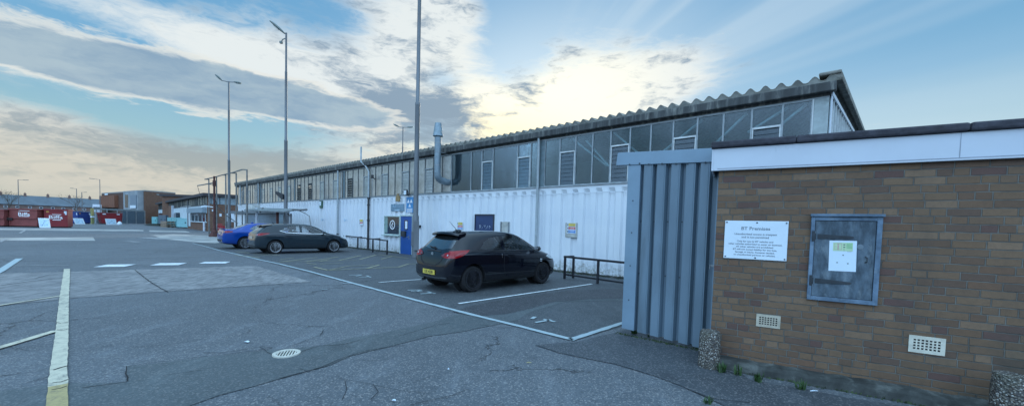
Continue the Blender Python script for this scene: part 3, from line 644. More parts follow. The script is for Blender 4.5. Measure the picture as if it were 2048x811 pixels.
mb = MB(); mb.box(dr, dl, .0, .045, .0, 2.0); BD = mb.build('entrance_door', M_BLUEDOOR, WS, bevel=.004)
mb = MB(); mb.box(dr-.06, dr-.002, .0, .07, 0, 2.06); mb.box(dl+.002, dl+.06, .0, .07, 0, 2.06); mb.box(dr, dl, .0, .07, 2.003, 2.06); mb.build('door_frame', mat('pale_green_frame', (.42,.52,.50)), WS)
MB().box(12.32, 12.02, .046, .052, 1.28, 1.80).build('door_glazing', M_DARKGLASS, BD); MB().box(12.24, 12.05, .053, .055, 1.34, 1.74).build('door_notice', M_SIGNW, BD)
MB().box(12.50, 12.14, .047, .15, .93, 1.22).build('letter_box', M_IRON, BD, bevel=.01)
MB().tube([(11.88,.046,.92),(11.88,.10,.92),(12.02,.10,.91)], .014, 8).box(11.86, 11.91, .046, .052, .80, 1.0).build('handle', M_STEEL, BD)
a, _ = MW.W(989, 440); b_, _ = MW.W(951, 440); za = MW.W(970, 428)[1]
mb = MB(); mb.box(a+.04, b_-.04, .0, .03, .06, za-.05); ND = mb.build('side_door', M_NAVYDOOR, WS)
mb = MB(); mb.box(a, a+.04, .0, .06, .06, za); mb.box(b_-.04, b_, .0, .06, .06, za); mb.box(a+.04, b_-.04, .0, .06, za-.05, za); mb.build('side_door_frame', mat('dark_door_frame', (.03,.035,.05), .5), WS)
uq, zq = (a+b_)/2-.05, MW.W(968, 453.3)[1]; m1 = MB()
for (x0, z0, x1, z1) in ((.32,.08,.30,-.08),(.32,.08,.24,.05),(.24,.05,.27,-.03),(.18,-.08,.14,.0),(.06,.07,-.06,.07),(.06,.07,.0,.0),(-.06,.07,.0,.0),(-.02,-.08,-.12,-.06),(-.12,-.06,-.16,.06),(-.26,.06,-.27,-.08),(-.26,.06,-.34,.0)): m1.beam((uq+x0, .034, zq+z0), (uq+x1, .034, zq+z1), .03, .006)
m1.build('door_scrawl', mat('chalky_grey', (.45,.52,.62), .8), ND)

# things fixed to the workshop wall
def plate_thing(name, label, cat, x0, y0, x1, y1, m, n=.03, th=.012, group=None, bevel=0):
    """a flat board on the wall filling the given photograph box"""
    ua, za = MW.W(x0, y0, n); ub, zb = MW.W(x1, y1, n); w = abs(ua-ub); h = abs(za-zb)
    t = fthing(name, label, cat, MW, (ua+ub)/2, n-th, (za+zb)/2, group)
    MB().box(-w/2, w/2, 0, th, -h/2, h/2).build('panel', m, t, bevel=bevel); return t, w, h
t, w, h = plate_thing('company_sign', 'grey blue rectangular sign with white script above the office window', 'sign', 782, 408, 808, 422, mat('slate_blue_sign', (.16,.26,.34), .5))
m1 = MB()
for (x0, z0, x1, z1) in ((.30,.16,.22,.20),(.22,.20,.18,.15),(.31,.14,.30,.02),(.30,.02,.22,-.02),(.22,-.02,.21,.07),(.15,.12,.10,.0),(.12,.14,.02,.13),(.04,.12,.03,.01),(-.02,.13,-.05,.0),(-.05,.0,-.12,.03),(-.12,.03,-.10,.13),(-.17,.13,-.19,.0),(-.19,.13,-.27,.12),(-.27,.16,-.30,.03),(-.30,.03,-.24,.0)): m1.beam((x0*1.2, .014, z0+.02), (x1*1.2, .014, z1+.02), .045, .006)
m1.box(-.22, .26, .0125, .016, -.17, -.12)
m1.build('script_lettering', mat('pale_blue_lettering', (.45,.58,.68), .5), t)
t, w, h = plate_thing('test_station_sign', 'tall blue sign with three white triangles beside the nearest lamp post', 'sign', 813, 394, 826, 425, mat('bright_blue_sign', (.05,.24,.50), .4))
mb = MB()
for cx_, cz_ in ((-.13, .20), (.13, .20), (0, -.02)): mb.quad((cx_-.11, .014, cz_-.09), (cx_+.11, .014, cz_-.09), (cx_, .014, cz_+.10))
for k in range(4): mb.quad((-w*.4, .014, -.22-k*.06), (w*.4, .014, -.22-k*.06), (w*.4, .014, -.19-k*.06), (-w*.4, .014, -.19-k*.06))
mb.build('white_triangles', M_TXTW, t, fix=False)
t, w, h = plate_thing('alarm_box', 'weathered brown alarm box under the eaves glazing above the office sign', 'alarm box', 791, 391, 798, 402, mat('faded_brown_plastic', (.30,.20,.09), .6), .09, .08, None, .015)
MB().box(-.06, .06, .02, .07, h/2, h/2+.10).build('bracket', mat('faded_brown_plastic', (.30,.20,.09)), t)
def flood(px, py, label, m, n=.22, sz=.15, group=None):
    u_, z_ = MW.W(px, py, n); t = fthing('floodlight', label, 'floodlight', MW, u_, n, z_, group)
    MB().box(-sz, sz, -.03, .06, -sz, sz).build('housing', M_BLKPIPE, t, bevel=.02); MB().box(-sz*.72, sz*.72, .061, .066, -sz*.72, sz*.72).build('lens', m, t)
    MB().beam((0, -.03, -.05), (0, -n+.04, -.12), .04).build('bracket', M_BLKPIPE, t); return t
flood(812, 385, 'small floodlight with pale square lens on the wall above the blue door', M_SIGNW)
flood(745, 353, 'small black floodlight on the glazing beside the bent vent pipe', M_BLKPIPE, .2, .10)
def warn(x0, y0, x1, y1, label, rows):
    t, w, h = plate_thing('warning_sign', label, 'sign', x0, y0, x1, y1, M_SIGNW, .045, .012)
    n = len(rows); z = h/2
    for c, fr_ in rows:
        hh = h*fr_; z2 = z-hh; MB().box(-w*.47, w*.30, .0125, .014, z2+h*.02, z-h*.02).build('coloured_band', c, t)
        MB().box(w*.33, w*.45, .0125, .014, z2+h*.05, z-h*.05).build('symbol', M_TXT, t)
        k = max(1, int(hh/.05))
        m2 = MB()
        for q in range(k): m2.box(-w*.38, w*.2, .0143, .0152, z-hh*(q+.7)/k, z-hh*(q+.45)/k)
        m2.build('text_lines', M_TXTW if c is not YEL else M_TXT, t); z = z2
    return t
YEL = mat('sign_yellow', (.75,.58,.08), .5); REDS = mat('sign_red', (.55,.05,.05), .5); BLUS = mat('sign_blue', (.06,.22,.55), .5)
u1, z1 = MW.W(1131, 445, .03); u2, z2 = MW.W(1153.5, 474.5, .03)
t = fthing('backing_plate', 'bare grey metal plate holding the largest warning sign', 'plate', MW, (u1+u2)/2, .001, (z1+z2)/2); MB().box(-(u1-u2)/2, (u1-u2)/2, 0, .03, -(z1-z2)/2, (z1-z2)/2).build('plate', mat('aged_plate', (.42,.43,.40), .6, 0, .2), t)
warn(1134, 445.5, 1151, 467, 'yellow red and blue safety notice on the white wall behind the near railing', [(YEL, .34), (REDS, .30), (BLUS, .34)])
warn(914.5, 443.5, 925, 459, 'yellow and red safety notice just left of the navy side door', [(YEL, .42), (REDS, .3), (BLUS, .26)])
warn(718.5, 438, 725.5, 450, 'small yellow and red notice between black drainpipe and grey drainpipe', [(YEL, .45), (REDS, .3), (M_SIGNW, .22)])
u1, z1 = MW.W(1002, 443, .03); u2, z2 = MW.W(1018, 463, .03)
t = fthing('bracket_plate', 'folded grey metal plate on the wall right of the navy door', 'plate', MW, (u1+u2)/2, .001, (z1+z2)/2)
w = u1-u2; MB().box(-w/2, w/2, 0, .02, -.5, (z1-z2)/2).build('sheet', mat('aged_plate', (.42,.43,.40)), t); MB().box(-w/2, -w/2+.03, .021, .07, -.5, (z1-z2)/2).box(w/2-.03, w/2, .021, .07, -.5, (z1-z2)/2).build('folded_edges', M_STEEL, t)
u1, z1 = MW.W(642.5, 408.5, .05); t = fthing('bulkhead_light', 'green bulkhead lamp with white diffuser high on the white wall', 'wall lamp', MW, u1, .0, z1)
MB().prism_y([(-.19,.26),(.19,.26),(.19,-.16),(.10,-.27),(-.10,-.27),(-.19,-.16)], .0, .10).build('housing', mat('moss_green_plastic', (.05,.12,.08), .5), t); MB().prism_y([(-.11,.20),(.11,.20),(.09,-.08),(-.09,-.08)], .101, .13).build('diffuser', M_SIGNW, t)
u1, z1 = MW.W(838.5, 452.5, .05); t = fthing('key_box', 'tiny black box on the white wall just right of the nearest lamp post', 'box', MW, u1, .0, z1); MB().box(-.09, .09, 0, .09, -.07, .07).build('case', M_IRON, t, bevel=.008); MB().box(-.05, .05, .0905, .096, -.03, .03).build('keypad', M_RAIL, t)
# blue tape marks on the wall
for (x, y, lab) in ((645, 439.5, 'pale blue scrawled paint mark on the white wall behind the grey hatchback'), (691, 440.5, 'pale blue scrawled paint mark right of the grey drainpipe')):
    u_, z_ = MW.W(x, y, .02); t = fthing('paint_mark', lab, 'marking', MW, u_, .004, z_)
    m2 = MB(); m2.beam((-.25, .008, 0), (-.05, .008, .05), .03, .006); m2.beam((-.04, .008, .05), (.12, .008, -.06), .03, .006); m2.beam((.12, .008, -.06), (.15, .008, .12), .03, .006); m2.build('stroke', mat('pale_blue_paint', (.30,.52,.68), .6), t)
# exhaust duct
du, dn = 8.80, .62
t = fthing('exhaust_duct', 'silver exhaust flue with conical cowl rising past the gutter', 'flue', MW, du, 0, 3.5)
def dloc(z): return z-3.5
pa = MW.W(875, 330, dn)[0]-du
MB().tube([(pa, dn, dloc(3.95)), (pa, dn, dloc(5.62))], .15, 20).build('riser', M_DUCT, t, smooth=True)
el = MB(); pts = []
for k in range(9):
    a = math.pi/2*k/8; pts.append((pa*(1-math.sin(a)*.0)-(1-math.cos(a))*0, dn-.27*(1-math.cos(a)), dloc(3.95)-.30*math.sin(a)))
pts += [(pa*.9, .28, dloc(3.64)), (pa*.5, .12, dloc(3.60)), (pa*.35, -.03, dloc(3.60))]
el.tube(pts, .152, 20).build('elbow', M_DUCT, t, smooth=True)
MB().lathe([(.165, dloc(5.60)), (.20, dloc(5.62)), (.235, dloc(5.63)), (.15, dloc(6.22)), (.135, dloc(6.22)), (.13, dloc(6.1))], 24, (pa, dn, 0)).build('cowl', mat('cowl_steel', (.24,.31,.35), .5, .3), t, smooth=True)
mb = MB()
for z in (4.3, 4.9, 5.3): MB().lathe([(.158, dloc(z)), (.158, dloc(z)+.03)], 20, (pa, dn, 0)).build('joint_band', M_STEEL, t)
mb.box(pa-.02, pa+.02, .05, dn-.15, dloc(4.92), dloc(4.95)); mb.build('wall_bracket', M_STEEL, t)

# ------------------------------------------------------------------ brick building on the right
FB = Frame(G(1432, 714, .08), 149.8)
BB = fthing('brick_building', 'brown brick single storey building with white fascia and dark felt roof edge', 'building', FB)
uc = FB.W(1438, 340)[0]; UE = -5.5
mb = MB(); mb.box(UE, uc, -6, 0, .0, 2.36); mb.build('wall', M_BRICK, BB)
f0 = FB.W(1426.5, 330, .06)[0]; c0 = FB.W(1422, 292, .10)[0]
mb = MB(); mb.box(UE, f0, .015, .055, 2.315, 2.57); mb.box(f0, f0+.02, -6, .055, 2.315, 2.57); mb.build('fascia', M_UPVC, BB, bevel=.003)
mb = MB(); mb.box(-1.905, -1.90, .056, .0575, 2.341, 2.57); mb.box(-3.6, -3.595, .056, .0575, 2.341, 2.57); mb.box(UE, f0-.045, .056, .059, 2.335, 2.34); mb.build('fascia_groove', mat('fascia_groove', (.3,.34,.4), .5), BB)
mb = MB(); x = UE; k = 0
for a, b_ in ((UE, -3.7), (-3.698, -1.95), (-1.948, -.66), (-.658, c0)): mb.box(a, b_, -.35, .10, 2.572+.0015*k, 2.652); k += 1
mb.build('roof_edge', M_FELT, BB, bevel=.02); MB().box(UE, c0-.02, -6, -.351, 2.56, 2.62).build('flat_roof', M_FELT, BB)
# plinth: rough mossy concrete
mb = MB(); rnd = random.Random(5); n = 60; vs = []; fs = []
for i in range(n+1):
    u_ = uc-.02+(UE-uc)*i/n; w_ = .155+rnd.uniform(-.012, .012); hh = .105+rnd.uniform(-.008, .008)
    vs += [(u_, .002, 0), (u_, w_+.02, 0), (u_, w_, hh*.7), (u_, w_-.03, hh), (u_, .002, hh+.015)]
for i in range(n):
    for k in range(4): a = i*5+k; fs.append((a, a+1, a+6, a+5))
fs.append((0, 1, 2, 3, 4)); mb.add(vs, fs).build('plinth', M_MOSSC, BB)
def airbrick(x0, y0, x1, y1, cols, rows, m):
    ua, za = FB.W(x0, y0); ub, zb = FB.W(x1, y1); w, h = abs(ua-ub), abs(za-zb); c_, z_ = (ua+ub)/2, (za+zb)/2
    m1 = MB(); gx, gz = w*.13, h*.2; cw = (w-2*gx)/(cols*2-1+.6*cols); ch = (h-2*gz)/(rows*2-1+.5*rows); x_ = c_-w/2; y0_, y1_ = -.01, .008
    m1.box(x_, x_+gx, y0_, y1_, z_-h/2, z_+h/2); m1.box(x_+w-gx, x_+w, y0_, y1_, z_-h/2, z_+h/2); m1.box(x_+gx, x_+w-gx, y0_, y1_, z_-h/2, z_-h/2+gz); m1.box(x_+gx, x_+w-gx, y0_, y1_, z_+h/2-gz, z_+h/2)
    for i in range(cols-1): a_ = x_+gx+cw*(2.6*i+1.6); m1.box(a_, a_+cw, y0_, y1_-.002, z_-h/2+gz, z_+h/2-gz)
    for i in range(rows-1): a_ = z_-h/2+gz+ch*(2.5*i+1.5); m1.box(x_+gx, x_+w-gx, y0_, y1_-.003, a_, a_+ch)
    o = m1.build('air_brick', m, BB); MB().box(x_+gx*.5, x_+w-gx*.5, .0005, .0015, z_-h/2+gz*.5, z_+h/2-gz*.5).build('void', M_HOLE, o); return o
airbrick(1513, 626, 1560, 657, 7, 4, M_CREAM); airbrick(1818, 668, 1889, 711, 7, 4, mat('pale_air_brick', (.60,.58,.48), .7, 0, .12, 12, .2))
# cabinet
ca, cb, cz0, cz1 = -.838, -1.412, .893, 1.787
CB = fthing('meter_cabinet', 'weathered blue wooden meter cupboard with strap hinges in the brick wall', 'cupboard', FB, (ca+cb)/2, 0, (cz0+cz1)/2)
hw, hh = (ca-cb)/2, (cz1-cz0)/2
mb = MB(); f = .042; mb.box(-hw, -hw+f, .0, .035, -hh, hh); mb.box(hw-f*.8, hw, .0, .035, -hh, hh); mb.box(-hw+f, hw-f*.8, .0, .034, hh-f, hh); mb.box(-hw+f, hw-f*.8, .0, .034, -hh, -hh+f); mb.box(-hw-.01, hw+.01, -.0, .06, hh+.001, hh+.028); mb.build('frame', M_CABF, CB, bevel=.003)
mb = MB(); mb.box(-hw+f+.004, hw-f*.8-.004, .0, .024, -hh+f+.004, hh-f-.004); CD = mb.build('door', M_CAB, CB, bevel=.002)
for i in range(2):
    z_ = (hh-.215, -hh+.205)[i]
    m1 = MB(); m1.prism_y([(hw-f-.02, z_+.030), (hw-f-.31, z_+.012), (hw-f-.32, z_), (hw-f-.31, z_-.012), (hw-f-.02, z_-.022)], .025, .031); m1.box(hw-.036, hw-.012, .036, .042, z_-.05, z_+.06); m1.tube([(hw-.038, .034, z_-.03), (hw-.038, .034, z_+.035)], .008, 8); m1.build('strap_hinge', M_IRON, CD)
MB().tube([(-hw+.115, .026, .04), (-hw+.105, .045, .03), (-hw+.105, .045, -.01), (-hw+.115, .026, -.02)], .006, 6).build('handle', M_IRON, CD)
MB().lathe([(.026, .0245), (.026, .028)], 18, (-hw+.16, 0, .14), 'y').build('lock_disc', mat('worn_pale_spot', (.16,.21,.25), .6), CD)
# notice on the cabinet
na, nz = FB.W(1660, 480, .03); nb_, nz2 = FB.W(1711, 543.5, .03)
NT = fthing('paper_notice', 'white paper notice with yellow green heading taped to the blue cupboard', 'notice', FB, (na+nb_)/2, .025, (nz+nz2)/2)
w, h = abs(na-nb_), abs(nz-nz2); NT.rotation_euler[1] = rad(1.2)
MB().box(-w/2, w/2, 0, .0015, -h/2, h/2).build('sheet', mat('white_paper', (.66,.78,.88), .6, 0, .02), NT)
MB().box(-w*.36, w*.36, .0018, .0022, h*.16, h*.44).build('heading_panel', mat('lime_paper', (.50,.68,.42), .6, 0, .04), NT)
gr = mat('faded_pink_print', (.52,.40,.36), .6); gp_ = mat('print_grey', (.13,.18,.17), .6); m1 = MB()
for (x0, x1_, z0, z1) in ((.31,.04,.40,.415),(.31,.04,.20,.215),(.31,.295,.20,.415),(.055,.04,.20,.415),(.20,.14,.20,.415),(.31,.14,.30,.315)): m1.box(x1_*w, x0*w, .0024, .0026, z0*h, z1*h)
m1.build('pink_emblem', gr, NT); m1 = MB()
for (x, z, a, b_) in ((-.05,.37,.07,.035),(-.05,.29,.07,.035),(-.04,.23,.03,.015),(-.05,.18,.05,.012),(-.24,.150,.16,.008),(-.02,.03,.05,.035),(.19,-.22,.06,.03),(-.20,-.24,.06,.035)): m1.box((x-a/2)*w, (x+a/2)*w, .0024, .0026, (z-b_/2)*h, (z+b_/2)*h)
m1.build('small_print', gp_, NT)
MB().box(-.34*w, -.13*w, .0024, .0026, .24*h, .42*h).build('green_tick_box', mat('soft_green_print', (.32,.55,.30), .6), NT)
# premises sign
s1 = FB.W(1450.5, 440.5, .02); s2 = FB.W(1573, 522, .02); w, h = abs(s1[0]-s2[0]), abs(s1[1]-s2[1])
SG = fthing('premises_sign', 'white rectangular premises notice with grey text on the brick wall left of the blue cupboard', 'sign', FB, (s1[0]+s2[0])/2, .004, (s1[1]+s2[1])/2)
MB().box(-w/2, w/2, 0, .012, -h/2, h/2).build('board', M_SIGNW, SG, bevel=.003)
mb = MB()
for x in (-.47, -.02, .47):
    for z in (-.455, .455): mb.lathe([(.0085, .0125), (.0085, .016), (.005, .018)], 12, (x*w, 0, z*h), 'y')
mb.build('screws', M_SCREW, SG)
for s_, z_, b_ in ((.052, .30, 'BT Premises'), (.030, .155, 'Unauthorised access is trespass'), (.030, .075, 'and is not permitted'), (.0255, -.035, 'Only for use by BT vehicles and'), (.0255, -.105, 'other vehicles authorised to enter on business.'),
                  (.0255, -.175, 'All other vehicles are prohibited.'), (.0255, -.245, 'BT will not accept liability for any loss,'), (.0255, -.315, 'damage or injury, however caused,'), (.0255, -.385, 'to unauthorised persons or vehicles.')):
    text_mesh('text_line', b_, s_, M_TXT, SG, (.0, .0132, z_*h), sx=1.08, bold=.0004 if s_ < .04 else .0008)
# ------------------------------------------------------------------ corrugated gate
FG = Frame(G(1432, 709), 140.0)
GT = fthing('corrugated_gate', 'tall blue grey corrugated steel gate hinged at the brick building corner', 'gate', FG)
def gz_bot(u_): return .035+.058*u_
def gz_top(u_): return 2.488+.046*u_
rid = [sorted((FG.W(a, 345)[0], FG.W(b_, 345)[0])) for a, b_ in ((1401,1420),(1372,1391),(1342.5,1360.5),(1314,1331),(1288,1305))]
tr0, tr1 = FG.W(1281, 345)[0], FG.W(1256, 345)[0]
VD = -.085
prof = [(.085, VD)]
for a, b_ in rid: prof += [(a-.020, VD), (a, 0), (a+.012, .0), (a+.016, -.004), (a+.020, 0), (b_, 0), (b_+.020, VD)]
prof += [(tr0-.015, VD), (tr0+.03, VD)]
vs = []; fs = []
for u_, n_ in prof: vs += [(u_, n_, gz_bot(u_)), (u_, n_, gz_top(u_)+.02)]
for u_, n_ in prof: vs += [(u_, n_-.004, gz_bot(u_)), (u_, n_-.004, gz_top(u_)+.02)]
n = len(prof)
for i in range(n-1): fs.append((2*i, 2*i+2, 2*i+3, 2*i+1)); fs.append((2*n+2*i, 2*n+2*i+1, 2*n+2*i+3, 2*n+2*i+2)); fs.append((2*i, 2*n+2*i, 2*n+2*i+2, 2*i+2))
MB().add(vs, fs).build('corrugated_sheet', M_GATE, GT)
mb = MB(); mb.add([(tr0, .004, gz_bot(tr0)-.0), (tr1, .004, gz_bot(tr1)), (tr1, .004, gz_top(tr1)+.02), (tr0, .004, gz_top(tr0)+.02), (tr0, -.10, gz_bot(tr0)), (tr1, -.10, gz_bot(tr1)), (tr1, -.10, gz_top(tr1)+.02), (tr0, -.10, gz_top(tr0)+.02)],
   [(0,1,2,3),(7,6,5,4),(0,4,5,1),(1,5,6,2),(2,6,7,3),(3,7,4,0)]); mb.build('edge_flashing', M_GATETRIM, GT, bevel=.004)
a, b_ = FG.W(1427, 300, .02)[0], FG.W(1232.5, 318, .02)[0]
mb = MB(); mb.add([(a, .02, gz_top(a)), (b_, .02, gz_top(b_)), (b_-.02, .02, gz_top(b_)+.185), (a, .02, gz_top(a)+.178), (a, -.06, gz_top(a)), (b_, -.06, gz_top(b_)), (b_-.02, -.06, gz_top(b_)+.185), (a, -.06, gz_top(a)+.178)],
   [(0,1,2,3),(7,6,5,4),(0,4,5,1),(1,5,6,2),(2,6,7,3),(3,7,4,0)]); mb.build('top_flashing', M_GATETRIM, GT, bevel=.004)
mb = MB(); mb.box(.045, .086, -.05, .012, .02, gz_top(.06)-.003); mb.build('hinge_post', M_GATETRIM, GT)
mb = MB()
for x, y in ((1259,328.5),(1279,326.5),(1297,328),(1324,327),(1351,327),(1374,326.5),(1410,324.5)): u_, z_ = FG.W(x, y, .025); MB().lathe([(.012, .0205), (.012, .025), (.007, .028)], 10, (u_, 0, z_), 'y').build('screw', M_SCREW, GT)
for z_ in (2.02, 1.55, 1.06, .55): MB().lathe([(.010, .0045), (.010, .009)], 10, ((tr0+tr1)/2, 0, z_), 'y').build('screw', M_SCREW, GT)
for a_, b2 in rid:
    for z_ in (1.72, .95): MB().lathe([(.010, VD+.001), (.010, VD+.007)], 10, (b2+.045, 0, z_), 'y').build('screw', M_SCREW, GT)
mb = MB(); mb.beam((.30, -.13, .3), (1.2, -.13, .35), .04); mb.beam((.30, -.13, 2.2), (1.2, -.13, 2.25), .04); mb.build('back_rails', M_STEEL, GT)
u_, z_ = FG.W(1424, 531, .03); LT = MB(); LT.box(u_-.035, u_+.03, .013, .03, z_-.012, z_+.012); LT.tube([(u_+.02, .03, z_+.0), (u_+.02, .05, z_), (u_+.02, .05, z_-.04)], .006, 6); LT.build('latch', M_STEEL, GT)
# bollards
def bollard(px, py, r, h, label):
    p = G(px, py); t = thing('concrete_bollard', label, 'bollard', p, 0, None)
    b2 = MB(); rnd = random.Random(int(px)); prof = [(r*1.02, -.05), (r*1.03, .0), (r*1.02, h*.3), (r, h*.7), (r*.97, h*.93), (r*.88, h*.99), (r*.5, h*1.0)]
    b2.lathe(prof, 32); o = b2.build('post', M_PEB, t, smooth=True)
    for v in o.data.vertices: v.co += Vector((rnd.uniform(-1,1), rnd.uniform(-1,1), rnd.uniform(-1,1)))*.004
    return t
bollard(1417, 733, .112, .435, 'pebble dash concrete bollard at the foot of the gate and brick corner')
bollard(2016, 850, .115, .45, 'pebble dash concrete bollard half cut off at the bottom right corner')

# ------------------------------------------------------------------ small plants
def weed(pos, size, n, label, seed, mat_=None, upright=.5):
    rnd = random.Random(seed); mb = MB()
    for i in range(n):
        a = rnd.uniform(0, 2*math.pi); L = size*rnd.uniform(.55, 1.1); w = L*rnd.uniform(.10, .20); lean = rnd.uniform(.3, 1.2)*(1.2-upright); px = rnd.uniform(-.3, .3)*size; py = rnd.uniform(-.3, .3)*size
        c, s = math.cos(a), math.sin(a); pts = []
        for k in range(5):
            t_ = k/4; r_ = math.sin(min(1.5, lean*t_))*L*.8; z_ = L*t_*math.cos(lean*t_*.9); ww = w*math.sin(math.pi*min(.97, t_*.8+.18))
            pts.append(((px+c*r_-s*ww/2, py+s*r_+c*ww/2, z_), (px+c*r_+s*ww/2, py+s*r_-c*ww/2, z_+ww*.2)))
        vs = [q for p in pts for q in p]; mb.add(vs, [(2*k, 2*k+1, 2*k+3, 2*k+2) for k in range(4)])
    o = mb.build('weed', mat_ or M_LEAF, fix=False); o.location = pos; return tag(o, label, 'weed')
weed(G(1443, 744), 0.128, 26, 'bright leafy weed growing right beside the pebble bollard', 1)
weed(G(1476, 750), 0.120, 22, 'spiky weed in the kerb crack second along from the pebble bollard', 2, M_LEAF2, .8)
weed(G(1515, 763), 0.120, 34, 'low wide weed in the crack below the left air brick', 3)
weed(G(1599, 778), 0.112, 30, 'rosette weed in front of the plinth under the blue cupboard', 4, M_LEAF2)
weed(G(1414, 806), 0.080, 24, 'small weed growing in the tarmac seam at the bottom of the yard', 5, M_LEAF, .2)
weed(G(1268, 667), 0.112, 34, 'bushy weed at the free end of the gate', 6)
weed(G(1297, 674), 0.056, 16, 'tiny yellow green weed under the gate next to its free end', 7, M_LEAF2)
weed(G(1383, 688), 0.104, 24, 'dark weed under the gate close to the bollard', 8)
weed(G(1396, 697), 0.096, 18, 'tuft of weed between gate and bollard', 9, M_LEAF2)
rnd = random.Random(3)
for i, (x, y, sx, sy, lab) in enumerate([(494, 685, .07, .03, 'white scrap of litter lying on the tarmac above the drain cover'), (1058, 727, .06, .012, 'curled yellowish scrap of litter in front of the bay lines'), (788, 803, .035, .015, 'pale pebble sized scrap at the bottom centre of the yard'),
                                  (1628, 784, .09, .006, 'thin white stick lying beside the rosette weed'), (897, 740, .02, .015, 'pale stone chip on the open tarmac near the middle')]):
    m1 = MB(); m1.add([(-sx/2, -sy/2, .0), (0, -sy*.7, .006), (sx/2, -sy/2, .0), (sx/2*.8, sy/2, .004), (-sx*.1, sy*.6, .009), (-sx/2, sy/2, .002)], [(0,1,2,3,4,5)])
    m1.add([(-sx/2, -sy/2, -.002), (sx/2, -sy/2, -.002), (sx/2*.8, sy/2, .0), (-sx/2, sy/2, -.0)], [(3,2,1,0)])
    o = m1.build('litter', M_SIGNW if i != 1 else mat('dry_straw', (.4,.36,.2), .8), fix=False); o.location = G(x, y)+Vector((0,0,.018)); o.rotation_euler = (0,0,rnd.uniform(-.5,.5)); tag(o, lab, 'litter')
# drain cover
p = G(573, 708); t = thing('drain_cover', 'round pale cast iron drain grating set in the tarmac', 'drain cover', p, rad(20)); R_ = .148
pale = mat('pale_cast_iron', (.60,.58,.50), .6, .1, .15, 20, .1)
def ring(mb, r0, r1, z0, z1, seg=40):
    vs = []; fs = []
    for k in range(seg):
        a = 2*math.pi*k/seg
        for r_, z_ in ((r0, z0), (r0, z1), (r1, z1), (r1, z0)): vs.append((r_*math.cos(a), r_*math.sin(a), z_))
    for k in range(seg):
        k2 = (k+1) % seg
        for q in range(4): fs.append((k*4+q, k2*4+q, k2*4+(q+1) % 4, k*4+(q+1) % 4))
    mb.add(vs, fs)
mb = MB(); ring(mb, R_*.90, R_, .0, .022); mb.build('rim', pale, t)
mb = MB(); ring(mb, R_*.74, R_*.88, .0, .020)
for k in range(-3, 4):
    x = k*R_*.205; hl = math.sqrt(max(0, (R_*.76)**2-x*x)); mb.box(x-R_*.05, x+R_*.05, -hl, hl, .012, .0195)
mb.build('grating', pale, t); MB().lathe([(R_*.75, .008), (R_*.75, .0105)], 32).build('pit', M_HOLE, t)

# ------------------------------------------------------------------ railings
def railing(name_label, posts, rail_pts, zt, low, returns):
    o = gun(*posts[0]); t = fthing('parking_railing', name_label, 'railing', MW, o[0], o[1], 0); base = Vector((o[0], o[1], 0))
    for q in posts:
        a = gun(*q); MB().box(a[0]-base.x-.03, a[0]-base.x+.03, a[1]-base.y-.03, a[1]-base.y+.03, -.05, zt-.031).build('post', M_RAIL, t)
    m1 = MB(); a = gun(*rail_pts[0]); b2 = gun(*rail_pts[1]); m1.beam((a[0]-base.x, a[1]-base.y, zt), (b2[0]-base.x, b2[1]-base.y, zt), .06, .06); m1.build('top_rail', M_RAIL, t)
    if low:
        m1 = MB(); m1.beam((a[0]-base.x, a[1]-base.y-.04, .14), (b2[0]-base.x, b2[1]-base.y-.04, .14), .05, .05); m1.build('lower_rail', M_RAIL, t)
    for p_, q_ in returns:
        a = gun(*p_); b2 = gun(*q_); MB().box(b2[0]-base.x-.03, b2[0]-base.x+.03, b2[1]-base.y-.03, b2[1]-base.y+.03, -.05, zt-.031).build('post', M_RAIL, t)
        m1 = MB(); m1.beam((a[0]-base.x, a[1]-base.y-.03, zt), (b2[0]-base.x, b2[1]-base.y, zt), .06, .06); m1.build('return_rail', M_RAIL, t)
railing('black steel railing by the white wall between black hatchback and gate', [(1129, 557), (1195, 567), (1270, 579)], [(1127, 556.7), (1290, 582)], .70, True, [((1129, 557), (1146, 555.5))])
railing('black steel railing in front of the white wall beside the blue entrance door', [(691.5, 493.5), (715.5, 497.5), (745.5, 504), (774, 509)], [(684, 492.2), (775, 509.2)], .72, False, [((715.5, 497.5), (731, 496.5)), ((745.5, 504), (760, 501.5))])
m1 = MB(); rnd = random.Random(12)
for i in range(900):
    u_ = rnd.uniform(-1, 24); n_ = rnd.uniform(.03, .35)*rnd.random()+.03; hgt = rnd.uniform(.01, .06)*(1.5 if rnd.random() < .1 else 1); a = rnd.uniform(0, 6.28); q = MW.at(u_, n_, .0)
    if 11.4 < u_ < 12.9: continue
    m1.add([(q.x-.02*math.cos(a), q.y-.02*math.sin(a), 0), (q.x+.02*math.cos(a), q.y+.02*math.sin(a), 0), (q.x+.01, q.y, hgt)], [(0, 1, 2)])
for i in range(700):
    if i < 450: u_ = rnd.uniform(-4.2, .02); q = FB.at(u_, .17+rnd.uniform(-.01, .05)*rnd.random(), .0)
    else: u_ = rnd.uniform(.1, 1.4); q = FG.at(u_, rnd.uniform(-.07, .02), .0)
    hgt = rnd.uniform(.008, .03); a = rnd.uniform(0, 6.28)
    m1.add([(q.x-.012*math.cos(a), q.y-.012*math.sin(a), .005), (q.x+.012*math.cos(a), q.y+.012*math.sin(a), .005), (q.x+.008, q.y, hgt+.005)], [(0, 1, 2)])
mo = m1.build('moss_tufts', M_MOSS, fix=False); mo['kind'] = 'stuff'; tag(mo, 'low moss and grit along the foot of the walls and gate', 'moss')
